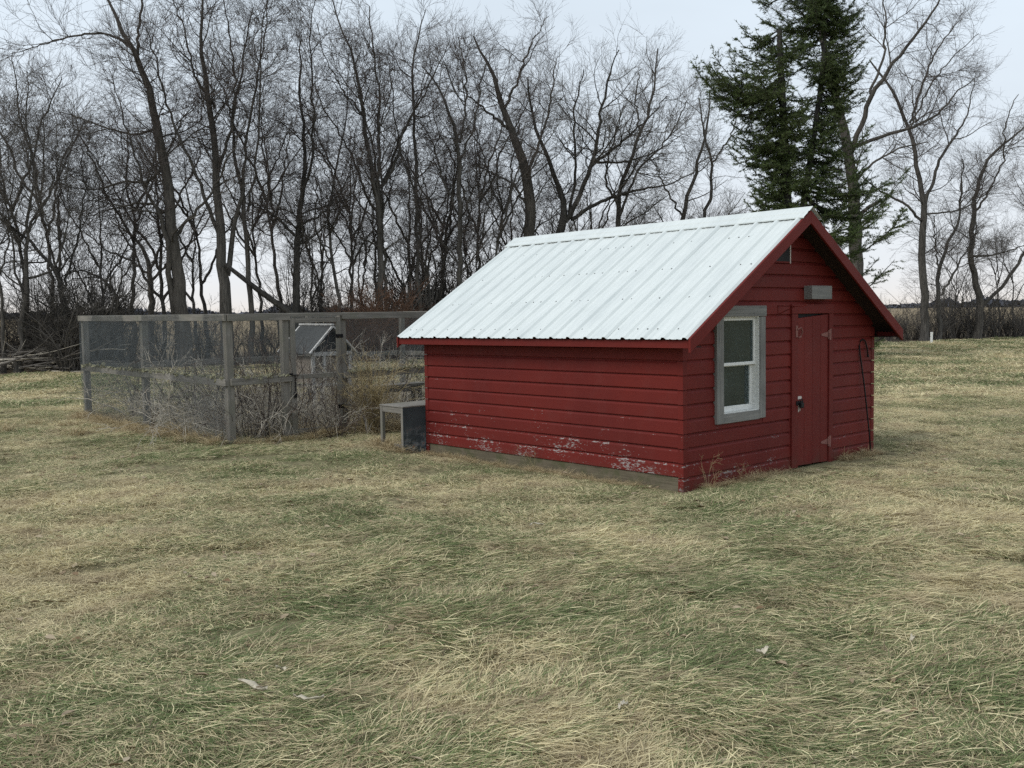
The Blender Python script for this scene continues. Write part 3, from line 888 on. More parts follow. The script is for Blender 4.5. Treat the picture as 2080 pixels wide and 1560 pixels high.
def offshoots(r, P, R, count, t0, lf, ang, n, up, wig, rf, rmin, tip=.25, t1=1.0, lmin=.12, la=None):
    N, m, _ = P.shape
    L = np.linalg.norm(np.diff(P, axis=1), axis=2).sum(1)
    par = r.choice(N, count, p=L / L.sum()); t = t0 + (t1 - t0) * r.random(count)
    fi = t * (m - 1) * .9999; i = fi.astype(int); fr = (fi - i)[:, None]
    p = P[par, i] * (1 - fr) + P[par, i + 1] * fr
    rp = R[par, i] * (1 - fr[:, 0]) + R[par, i + 1] * fr[:, 0]
    d = unit(P[par, i + 1] - P[par, i])
    pe = unit(np.cross(d, r.normal(size=(count, 3))))
    a = np.radians(r.uniform(ang[0], ang[1], count))[:, None]
    D = unit(d * np.cos(a) + pe * np.sin(a))
    ln = np.maximum(lf * L[par] * (1.05 - .7 * t) * r.uniform(.55, 1.35, count), lmin)
    if la: ln = r.uniform(la[0], la[1], count) * (1.25 - .75 * t)
    Q = np.empty((count, n, 3)); Q[:, 0] = p
    st = (ln / (n - 1))[:, None]
    for k in range(1, n):
        Q[:, k] = Q[:, k - 1] + D * st
        D = unit(D + np.array([0, 0, up]) + r.normal(size=(count, 3)) * wig)
    r0 = np.maximum(np.minimum(rp * rf, ln * .011 + .003), rmin)
    RR = r0[:, None] * np.linspace(1, tip, n)[None]
    return Q, np.maximum(RR, rmin * .6)

def tree_meshes(name, stems, seed, dens=1.0, bark='bark', twig='twig', up=.07, spread=(35, 75), fine=.86, t0=.30, tw=.0036, l1=.30, size=1.0):
    """stems: list of (points, radii); returns trunk mesh, crown mesh (in the coordinates of the stems)"""
    r = np.random.default_rng(seed)
    S = [resample(p, q, 24, r, .032) for p, q in stems]
    P0 = np.stack([a for a, _ in S]); R0 = np.stack([b for _, b in S])
    Lt = np.linalg.norm(np.diff(P0, axis=1), axis=2).sum()
    g = size
    P1, R1 = offshoots(r, P0, R0, int(Lt * 1.95 * dens), t0, l1, spread, 9, up, .17, .55, .010, .25, la=(1.0 * g, 3.0 * g))
    P2, R2 = offshoots(r, P1, R1, int(len(P1) * 5.5), .12, .42, (28, 62), 6, up * .7, .17, .6, .006, .4, la=(.5 * g, 1.5 * g))
    P2b, R2b = offshoots(r, P0, R0, int(Lt * 2.2 * dens), t0 + .1, .42, (35, 75), 6, up * .7, .17, .3, .006, .4, la=(.4 * g, 1.1 * g))
    P2, R2 = np.concatenate([P2, P2b]), np.concatenate([R2, R2b])
    P3, R3 = offshoots(r, P2, R2, int(len(P2) * 4.8 * fine), .1, .48, (20, 50), 3, up * .8, .14, .6, tw, .5, la=(.35, 1.0))
    P4, R4 = offshoots(r, P3, R3, int(len(P3) * 2.9 * fine), .1, .55, (14, 42), 2, 0, .1, .6, tw * .8, .5, la=(.25, .65))
    V, F = join([tubes(P0, R0, 9), tubes(P1, R1, 5)])
    trunk = mesh_np(name + '_trunk', V, F, M[bark], True)
    V, F = join([tubes(P2, R2, 4), tubes(P3, R3, 3), tubes(P4, R4, 3)])
    crown = mesh_np(name + '_crown', V, F, M[twig], True)
    return trunk, crown

def place(name, meshes, loc, rz=0, sc=1.0, label=None, cat='tree', group=None):
    o = empty(name, loc, rz); o.scale = (sc if isinstance(sc, tuple) else (sc, sc, sc))
    link('trunk', meshes[0], o)
    if meshes[1] is not None: link('crown', meshes[1], o)
    tag(o, label, cat, group)
    return o

def row_y(px): return 35.2 / (1 - .463 * (px - 1040) / FPX)       # the shelter belt runs in a straight line

NTRI = 0
def hero(label, base, stems, Y=None, seed=1, **kw):
    """stems: each a list of photo-measured (px, py, width) from the bottom up, all at about distance Y"""
    Y = Y or row_y(base)
    r = np.random.default_rng(seed + 500)
    k = Y / FPX
    p0 = at(base, 700, Y); p0.z = 0
    out = []
    for si, s in enumerate(stems):
        pts, rad = [], []
        dy = r.uniform(-.05, .05); lean = r.uniform(-.28, .28) if si else r.uniform(-.06, .06)
        if si == 0:
            pts.append((0, 0, -.35)); rad.append(s[0][2] * k * .78)
        z00 = None
        for (px, py, w) in s:
            q = at(px, py, Y) - p0
            if z00 is None: z00 = q.z
            pts.append((q.x, lean * (q.z - z00), max(q.z, -.3))); rad.append(w * k / 2 * (.72 if si == 0 else .64))
        if si == 0: pts[1] = (pts[1][0], 0, max(.15, pts[1][2])); pts[0] = (pts[1][0], 0, -.35)
        out.append((pts, rad))
    place(kw.pop('name', 'bare_tree'), tree_meshes('tree', out, seed, **kw), p0, 0, 1, label)

hero('thin dark trunked bare tree at the open end of the shelter belt', 8,
     [[(8, 718, 11), (6, 640, 9), (2, 560, 8), (-14, 470, 7), (-30, 330, 5), (-30, 200, 3)], [(2, 560, 6), (20, 480, 5), (24, 380, 4), (15, 280, 2)]], seed=2, twig='twig_grey', dens=.9)
hero('forked grey bare tree with a crooked trunk rising beside the brush pile', 40,
     [[(38, 722, 18), (48, 640, 16), (57, 560, 13), (58, 480, 9), (72, 400, 7), (75, 330, 6), (62, 250, 4), (64, 150, 2)],
      [(57, 565, 9), (84, 562, 8), (108, 552, 7), (122, 520, 6), (140, 440, 4), (132, 340, 3), (150, 260, 2)],
      [(50, 610, 8), (38, 555, 7), (38, 500, 6), (28, 420, 5), (18, 300, 4), (10, 180, 2)],
      [(60, 470, 6), (95, 420, 5), (122, 330, 4), (118, 210, 2)]], seed=3, bark='bark', twig='twig_grey', size=.8)
hero('dark crooked tree bowed over the brush at the left end of the belt', 136,
     [[(136, 722, 18), (133, 640, 16), (128, 575, 14), (112, 540, 11), (85, 508, 9), (40, 468, 7), (0, 440, 5), (-50, 420, 3)],
      [(130, 590, 9), (150, 500, 6), (160, 400, 5), (150, 300, 3)]], seed=4, bark='bark_dark', twig='twig_black')
hero('dead tree whose trunk arches over towards the brush beside the run corner', 244,
     [[(246, 725, 11), (245, 640, 10), (240, 602, 9), (218, 572, 8), (188, 555, 6), (150, 545, 4), (110, 570, 2)]], seed=5, bark='bark_dark', twig='twig_black', up=-.02)
hero('biggest leaning tree in the belt, flared base and limbs sweeping left', 372,
     [[(374, 752, 52), (370, 640, 42), (360, 560, 34), (351, 430, 30), (336, 330, 26), (319, 240, 22), (302, 170, 18), (272, 95, 14), (240, 40, 9), (205, -30, 5), (160, -110, 2)],
      [(355, 640, 22), (346, 560, 18), (346, 490, 15), (330, 430, 11), (306, 380, 8), (280, 300, 6), (262, 230, 4), (240, 150, 2)],
      [(338, 340, 10), (300, 372, 9), (250, 368, 7), (195, 388, 5), (140, 380, 3), (90, 360, 2)],
      [(322, 260, 9), (275, 275, 7), (220, 262, 5), (165, 240, 4), (110, 225, 2)],
      [(268, 95, 10), (225, 68, 8), (160, 70, 6), (95, 88, 4), (20, 110, 2)],
      [(280, 110, 10), (282, 50, 8), (292, -30, 6), (300, -120, 3)],
      [(356, 480, 12), (395, 435, 9), (435, 385, 7), (470, 320, 5), (505, 250, 3)],
      [(352, 440, 10), (300, 410, 7), (240, 420, 5), (180, 440, 3)]], seed=6, bark='bark_light', twig='twig', dens=1.05)
hero('broad double trunked tree in the belt behind the near corner of the run', 460,
     [[(464, 752, 40), (461, 630, 34), (456, 540, 28), (447, 400, 22), (441, 300, 18), (433, 210, 15), (419, 130, 11), (410, 60, 8), (424, -30, 5), (430, -120, 2)],
      [(462, 560, 18), (474, 470, 15), (484, 415, 12), (500, 380, 10), (497, 300, 8), (512, 220, 7), (532, 130, 5), (545, 0, 3)],
      [(446, 480, 14), (422, 400, 11), (398, 330, 9), (366, 255, 7), (346, 170, 5), (332, 80, 3)],
      [(444, 350, 12), (470, 280, 9), (490, 200, 7), (482, 110, 5), (470, 0, 3)],
      [(436, 220, 10), (400, 160, 7), (385, 80, 5), (360, 0, 3)]], seed=7, bark='bark', dens=1.0)
hero('slim straight tree between the double trunk and the stout dark trunk', 512,
     [[(513, 752, 17), (508, 560, 14), (501, 440, 12), (484, 330, 9), (474, 230, 7), (500, 120, 5), (520, 20, 3)],
      [(502, 430, 8), (522, 350, 7), (537, 250, 6), (543, 120, 4), (565, 0, 2)]], seed=8, bark='bark')
hero('stout very dark trunk behind the gate forking into a tall narrow crown', 600,
     [[(600, 750, 26), (600, 600, 21), (601, 480, 17), (609, 400, 14), (618, 330, 11), (611, 240, 8), (598, 150, 6), (604, 60, 3)],
      [(601, 480, 10), (566, 446, 8), (520, 420, 5), (470, 400, 3)],
      [(606, 420, 10), (638, 330, 8), (646, 210, 6), (640, 100, 4), (655, 10, 2)],
      [(603, 460, 8), (650, 440, 6), (690, 400, 4), (720, 340, 2)]], seed=9, bark='bark_dark')
hero('low brown spreading tree seen between the big leaning trunk and the brush', 308,
     [[(308, 722, 20), (309, 610, 17), (304, 545, 14), (290, 500, 9), (262, 470, 6), (225, 450, 3)],
      [(305, 550, 10), (330, 500, 8), (322, 450, 6), (292, 418, 4), (270, 380, 2)],
      [(306, 560, 9), (265, 525, 7), (222, 510, 5), (180, 470, 3)],
      [(308, 570, 9), (350, 520, 7), (395, 480, 5), (430, 420, 3)]], Y=39, seed=10, bark='bark_light', twig='twig_grey')
hero('slender crooked tree between the dark trunk and the russet shrub', 690,
     [[(692, 748, 12), (688, 620, 10), (676, 540, 9), (662, 450, 7), (668, 370, 6), (688, 300, 5), (700, 200, 3), (705, 100, 2)],
      [(676, 540, 6), (640, 470, 5), (648, 390, 4), (640, 290, 2)]], seed=12, dens=1.1)
hero('tall bare tree with a twin crown standing over the russet shrub', 773,
     [[(775, 748, 21), (773, 640, 18), (771, 433, 14), (752, 325, 11), (734, 195, 9), (717, 108, 6), (687, 43, 4), (670, -30, 2)],
      [(768, 420, 10), (770, 300, 9), (774, 210, 7), (762, 110, 5), (750, 20, 3)],
      [(740, 240, 6), (700, 190, 5), (660, 120, 3), (640, 40, 2)]], seed=13)
hero('tall thin tree just above the end of the pen rail', 853,
     [[(857, 748, 15), (851, 606, 12), (842, 346, 9), (836, 173, 7), (841, 87, 5), (862, 10, 2)],
      [(844, 400, 6), (815, 310, 5), (800, 220, 4), (790, 110, 2)]], seed=14)
hero('tall twiggy tree with a fan of limbs behind the rear eave', 934,
     [[(937, 745, 17), (934, 476, 14), (933, 325, 11), (920, 238, 8), (894, 186, 6), (860, 140, 3)],
      [(934, 290, 8), (943, 216, 7), (946, 151, 5), (929, 60, 3)],
      [(934, 330, 7), (965, 250, 6), (975, 160, 4), (1000, 80, 2)],
      [(934, 440, 7), (900, 370, 6), (880, 290, 4), (850, 240, 2)]], seed=15)
hero('pale thick leaning trunk rising behind the back end of the ridge', 1076,
     [[(1080, 738, 40), (1077, 476, 33), (1072, 368, 29), (1058, 303, 25), (1029, 260, 20), (1025, 216, 17), (1006, 164, 12), (984, 121, 8), (960, 70, 4)],
      [(1030, 258, 10), (1002, 238, 8), (963, 203, 5), (930, 180, 3)],
      [(1025, 220, 9), (1058, 150, 7), (1080, 90, 4), (1110, 40, 2)],
      [(1070, 360, 11), (1100, 280, 8), (1120, 200, 6), (1130, 110, 3)],
      [(1074, 420, 10), (1040, 370, 7), (1000, 350, 5), (965, 330, 3)]], seed=16, bark='bark_light', dens=.9)
hero('dark many limbed tree spreading over the middle of the metal roof', 1136,
     [[(1134, 738, 30), (1134, 474, 26), (1152, 433, 19), (1140, 389, 15), (1112, 325, 11), (1080, 242, 8), (1070, 160, 4)],
      [(1146, 450, 19), (1163, 430, 16), (1206, 325, 12), (1210, 281, 10), (1227, 195, 7), (1245, 120, 3)],
      [(1160, 446, 13), (1214, 411, 11), (1292, 385, 8), (1357, 376, 5), (1410, 350, 3)],
      [(1200, 340, 9), (1250, 300, 8), (1310, 250, 5), (1350, 200, 3)],
      [(1155, 440, 10), (1170, 340, 8), (1160, 250, 6), (1180, 160, 3)],
      [(1210, 330, 8), (1270, 330, 6), (1330, 310, 4), (1390, 270, 2)]], seed=17, bark='bark_dark', twig='twig_grey', dens=1.15)
hero('bare tree with a rounded head behind the middle of the ridge', 1262,
     [[(1262, 735, 18), (1258, 465, 15), (1254, 411, 13), (1268, 359, 11), (1305, 260, 8), (1336, 173, 6), (1342, 90, 3)],
      [(1258, 440, 9), (1279, 389, 8), (1300, 340, 7), (1361, 281, 5), (1400, 200, 3)],
      [(1256, 420, 8), (1225, 360, 7), (1243, 300, 5), (1264, 220, 3)],
      [(1300, 275, 7), (1290, 210, 5), (1300, 140, 3)]], seed=18, dens=1.15, twig='twig_grey')
hero('crooked slim tree between the rounded tree and the spruce', 1400,
     [[(1384, 735, 15), (1384, 452, 13), (1389, 411, 11), (1409, 359, 9), (1431, 265, 6), (1436, 190, 3)],
      [(1386, 440, 7), (1350, 380, 5), (1330, 330, 3)]], seed=19, twig='twig_grey', dens=.8)
hero('slim S-shaped tree standing close beside the left boughs of the spruce', 1430,
     [[(1422, 735, 12), (1427, 448, 10), (1445, 402, 9), (1447, 329, 7), (1424, 268, 5), (1420, 200, 3)],
      [(1446, 335, 6), (1480, 281, 5), (1500, 220, 3)]], seed=20, twig='twig_grey', dens=.7)
hero('huge pale cottonwood towering behind the spruce and the shed gable', 1738,
     [[(1742, 690, 40), (1738, 480, 36), (1730, 390, 31), (1714, 280, 26), (1690, 180, 20), (1660, 80, 14), (1640, -40, 8), (1630, -140, 3)],
      [(1722, 330, 17), (1763, 190, 14), (1786, 157, 11), (1841, 83, 8), (1880, 20, 5), (1905, -60, 2)],
      [(1732, 300, 12), (1790, 276, 11), (1860, 258, 9), (1910, 230, 7), (1957, 175, 4), (2000, 150, 2)],
      [(1745, 440, 14), (1765, 420, 12), (1790, 406, 10)],
      [(1768, 190, 9), (1800, 110, 7), (1810, 30, 5), (1800, -60, 3)],
      [(1728, 380, 9), (1770, 330, 7), (1830, 300, 5), (1880, 290, 3)],
      [(1850, 258, 6), (1890, 170, 5), (1940, 110, 3), (1985, 70, 2)]], Y=38.5, seed=21, bark='bark_light', twig='twig', dens=1.0)
hero('tall forked tree in the belt just behind the white pipe', 1876,
     [[(1880, 686, 24), (1874, 443, 18), (1879, 415, 16), (1870, 360, 13), (1852, 268, 10), (1824, 185, 8), (1768, 120, 4)],
      [(1879, 415, 11), (1901, 332, 9), (1929, 277, 7), (1950, 250, 5), (1962, 170, 2)],
      [(1871, 448, 9), (1841, 415, 8), (1786, 388, 5), (1750, 360, 3)],
      [(1847, 250, 8), (1878, 138, 6), (1903, 88, 4), (1935, 50, 2)],
      [(1882, 435, 6), (1943, 429, 5), (1982, 411, 4), (2020, 370, 2)]], seed=22, bark='bark', dens=.9)
hero('thin tree leaning out beside the forked tree by the white pipe', 1914,
     [[(1910, 688, 14), (1908, 560, 11), (1922, 510, 9), (1950, 460, 7), (1962, 390, 5), (1965, 320, 3)],
      [(1912, 600, 8), (1935, 560, 7), (1958, 520, 5), (1990, 470, 3)],
      [(1908, 560, 6), (1895, 500, 5), (1890, 440, 3)]], seed=23, twig='twig_grey')
hero('bent grey tree at the far right of the belt with a kinked trunk', 1990,
     [[(1984, 686, 24), (1994, 618, 20), (1971, 531, 16), (1975, 438, 13), (1985, 369, 10), (2012, 314, 8), (2049, 286, 6), (2090, 250, 3)],
      [(1976, 440, 8), (2000, 400, 6), (2030, 330, 5), (2028, 254, 4), (2050, 200, 2)],
      [(1972, 520, 8), (2010, 520, 6), (2050, 510, 4), (2100, 490, 2)],
      [(1990, 625, 11), (2030, 592, 11), (2060, 555, 10), (2090, 505, 9), (2130, 420, 6), (2150, 320, 3)]], seed=24, bark='bark_light', twig='twig_grey')

# where something stands in the belt, told by the trees one can find
LAND = [(8, 'beside the thin dark trunk at the open end of the belt'), (40, 'beside the crooked forked grey tree by the brush pile'), (136, 'beside the dark tree bowed over the brush'),
        (244, 'beside the arching dead trunk near the run corner'), (308, 'by the low brown spreading tree'), (372, 'by the flared base of the biggest leaning tree'),
        (460, 'behind the broad double trunk'), (512, 'by the slim straight tree behind the run'), (600, 'beside the stout very dark trunk behind the gate'),
        (690, 'by the crooked tree near the russet shrub'), (773, 'by the twin crowned tree over the russet shrub'), (853, 'by the thin tree above the end of the pen rail'),
        (934, 'by the fan limbed tree behind the rear eave'), (1076, 'by the pale thick leaning trunk'), (1136, 'by the dark many limbed tree over the roof'),
        (1262, 'by the round headed tree behind the ridge'), (1400, 'by the crooked slim tree near the spruce'), (1500, 'behind the left boughs of the spruce'), (1738, 'at the foot of the huge pale cottonwood'),
        (1876, 'at the foot of the forked tree by the white pipe'), (1914, 'by the thin leaning tree near the white pipe'), (1990, 'by the bent grey tree with the kinked trunk'), (2100, 'beyond the bent grey tree with the kinked trunk')]
def landmark(px): return min(LAND, key=lambda q: abs(q[0] - px))[1]
# slender trees filling the belt: five kinds, copied
def slim_proto(seed, h, lean, forks):
    r = np.random.default_rng(seed)
    pts = [(0, 0, -.3)]; x = y = 0.
    for i in range(1, 9):
        x += lean * h / 8 + r.normal() * .10; y += r.normal() * .12
        pts.append((x, y, h * i / 8))
    st = [(pts, [.088 - .0094 * i for i in range(9)])]
    for k in range(forks):
        i = r.integers(2, 6); p = np.array(pts[i]); a = r.uniform(0, 6.28); q = [tuple(p)]
        for j in range(1, 6):
            s = j * h * .1
            q.append((p[0] + math.cos(a) * s * .55 + r.normal() * .08, p[1] + math.sin(a) * s * .55 + r.normal() * .08, p[2] + s))
        st.append((q, [.055, .046, .038, .03, .022, .012]))
    return tree_meshes('slim_tree', st, seed, dens=.75, bark='bark', twig='twig_grey' if seed % 2 else 'twig', fine=.72, size=.75, t0=.42)
SLIM = [slim_proto(100 + i, h, le, fk) for i, (h, le, fk) in enumerate(((8.6, .05, 3), (7.4, -.08, 3), (9.4, .02, 4), (6.4, .12, 2), (7.8, -.03, 4)))]
SLIMH = (8.6, 7.4, 9.4, 6.4, 7.8)
r = np.random.default_rng(77)
slots = [(62, 3.0), (-60, 2.0), (100, 5), (170, 4.5), (215, 2.5), (270, 5), (420, 5), (545, 2.2), (632, 1.0), (655, 5), (716, 1.2), (742, 4.5), (800, 1.0), (825, 4), (876, .6), (905, 4), (965, 1.2), (985, 5), (1010, 2.5), (1040, 5.5), (575, 3.4), (645, 2.6), (704, 3.8), (790, 3.6), (838, 2.8), (890, 2.4), (950, 3), (1000, .8), (405, 3.2), (330, 4.5),
         (1110, 4), (1180, 5), (1215, 1.5), (1240, 5.5), (1290, 4.5), (1315, 1.5), (1345, 4), (1480, 4), (1520, 2.5), (1940, 3), (2030, 3), (2060, 1.2), (2110, 2), (2160, 1), (-110, 1)]
for i, (px, back) in enumerate(slots):
    Y = row_y(px) + back; p = at(px, 700, Y); p.z = 0
    k = i % 5
    s = r.uniform(.74, 1.12) * (.72 if px > 1100 else .9 if px > 900 else .92)
    where = landmark(px)
    place('slim_tree', SLIM[k], p, r.uniform(0, 6.28), (s, s, s * r.uniform(.92, 1.1)), ('tall ' if SLIMH[k] * s > 7 else 'short ' if SLIMH[k] * s < 5.6 else '') + 'slender bare tree ' + where, 'tree', 'slender trees of the belt')

# brush: arching thin-stemmed shrubs
def shrub_mesh(name, seed, n, h, spread, twig, tw=.005, side=5, droop=.0):
    r = np.random.default_rng(seed)
    P = np.empty((n, 8, 3)); a = r.uniform(0, 6.28, n); b = r.uniform(0, .35, n)
    P[:, 0] = np.stack([np.cos(a) * b * spread, np.sin(a) * b * spread, np.full(n, -.05)], 1)
    D = unit(np.stack([np.cos(a) * r.uniform(.1, .8, n) * spread, np.sin(a) * r.uniform(.1, .8, n) * spread, np.ones(n)], 1))
    st = (h * r.uniform(.5, 1.1, n) / 7)[:, None]
    for k in range(1, 8):
        P[:, k] = P[:, k - 1] + D * st
        D = unit(D + r.normal(size=(n, 3)) * .16 + np.array([0, 0, -droop]))
    R = (h * r.uniform(.0035, .0065, n))[:, None] * np.linspace(1, .25, 8)[None]; R = np.maximum(R, tw * .7)
    P2, R2 = offshoots(r, P, R, n * side, .2, .4, (20, 60), 5, .05 - droop, .2, .6, tw, .5)
    P3, R3 = offshoots(r, P2, R2, n * side * 4, .1, .5, (20, 60), 3, .0, .2, .6, tw * .8, .5, lmin=.18)
    V, F = join([tubes(P, R, 4), tubes(P2, R2, 3), tubes(P3, R3, 3)])
    return mesh_np(name, V, F, M[twig], True)
SH = [shrub_mesh('shrub_stems', 200, 34, 3.4, .55, 'twig_black', side=6), shrub_mesh('shrub_stems', 201, 30, 2.7, .8, 'twig_grey', side=6),
      shrub_mesh('shrub_stems', 202, 38, 2.3, .9, 'twig_black', side=7, droop=.10), shrub_mesh('shrub_stems', 203, 26, 3.9, .5, 'twig_black', side=6)]
SH += [shrub_mesh('shrub_stems', 204, 20, 3.4, .5, 'twig_grey', side=3), shrub_mesh('shrub_stems', 205, 16, 2.6, .7, 'twig_black', side=4), shrub_mesh('shrub_stems', 206, 18, 4.2, .35, 'twig_grey', side=3)]
RED = shrub_mesh('russet_stems', 210, 46, 2.6, .8, 'twig_red', side=7)
r = np.random.default_rng(78)
def shrubs(pxs, back, hs, label, group, kinds=(0, 1, 2, 3), yoff=0.):
    for px in pxs:
        Y = row_y(px) + r.uniform(*back); p = at(px, 700, Y); p.z = 0
        o = link('brush_shrub', SH[kinds[int(r.integers(len(kinds)))]]); o.location = p; o.rotation_euler = (0, 0, r.uniform(0, 6.28))
        s = r.uniform(*hs); o.scale = (s * r.uniform(.9, 1.4), s * r.uniform(.9, 1.4), s)
        tag(o, label + ' ' + landmark(px), 'shrub', group)
shrubs(range(-140, 60, 24), (.5, 6), (.35, .7), 'low dark brush', 'brush at the left end of the belt')
shrubs(range(66, 250, 14), (-.9, 3.2), (.75, 1.12), 'dense tangled shrub', 'dark shrubs left of the run', (0, 2, 3))
shrubs(range(262, 600, 19), (.2, 5), (.4, .75), 'low leafless shrub', 'shrubs behind the run', (1, 4, 5))
shrubs(range(604, 890, 16), (.0, 5), (.6, 1.1), 'leafless shrub', 'shrubs behind the gate end of the run', (0, 1, 4, 6))
shrubs(range(820, 1180, 17), (1.0, 6), (.9, 1.5), 'tall leafless shrub', 'tall brush behind the shed roof', (0, 1, 4, 6))
shrubs(range(1190, 1560, 24), (.5, 5), (.9, 1.3), 'leafless bush', 'brush behind the ridge')
shrubs(range(1775, 2190, 10), (-.3, 3.0), (.34, .92), 'thin stemmed brush', 'brush right of the shed', (4, 5, 6))
shrubs(range(1790, 2190, 17), (.5, 4.0), (.34, .55), 'low tangled brush', 'brush right of the shed', (0, 1, 2))
for i, (px, back, s) in enumerate(((722, .3, .8), (752, -.5, 1.0), (785, .2, 1.05), (815, .8, .85))):
    Y = row_y(px) - 1.2 + back; p = at(px, 700, Y); p.z = 0
    o = link('russet_shrub', RED); o.location = p; o.rotation_euler = (0, 0, i * 1.9); o.scale = (s * 1.15, s * 1.15, s)
    tag(o, 'russet brown shrub with dense thin twigs behind the run', 'shrub', 'russet shrubs behind the run')

# fallen trunk leaning behind the run
a, b = at(456, 536, 30.6), at(596, 640, 31.6); c = at(640, 690, 31.8); c.z = .1
mb = MB().tube([a, (a + b) / 2 + Vector((0, .1, -.06)), b, c], [.06, .09, .11, .13], 9)
tag(mb.build('fallen_trunk', M['bark_dark'], None, 0, True), 'dark fallen trunk slanting down behind the run beside the stout dark tree', 'log')

# brush pile on the lawn edge: cut branches, each one a part
bp_ = empty('brush_pile', at(60, 745, 28.6)); bp_.location.z = 0
tag(bp_, 'low pile of grey cut branches on the lawn edge left of the run', 'brush pile')
r = np.random.default_rng(31)
for i in range(64):
    x, y = r.uniform(-1.5, 1.1), r.uniform(-.5, .6)
    L = r.uniform(1.0, 2.6); a = r.normal() * .5 + (0 if r.random() < .7 else 3.1); el = r.uniform(-.04, .26)
    z = r.uniform(.02, .68) * (1 - abs(x) / 2.2)
    P = [(x, y, z)]; d = Vector((math.cos(a) * math.cos(el), math.sin(a) * .6, math.sin(el)))
    for k in range(5):
        d = (d + Vector(r.normal(size=3)) * .12).normalized(); q = Vector(P[-1]) + d * (L / 5); q.z = max(q.z, .02); P.append(q)
    r0 = r.uniform(.012, .04)
    MB().tube(P, [r0 * (1 - .13 * k) for k in range(6)], 5).build('cut_branch', M['twig_grey'] if i % 3 else M['cane'], bp_, 0, True)

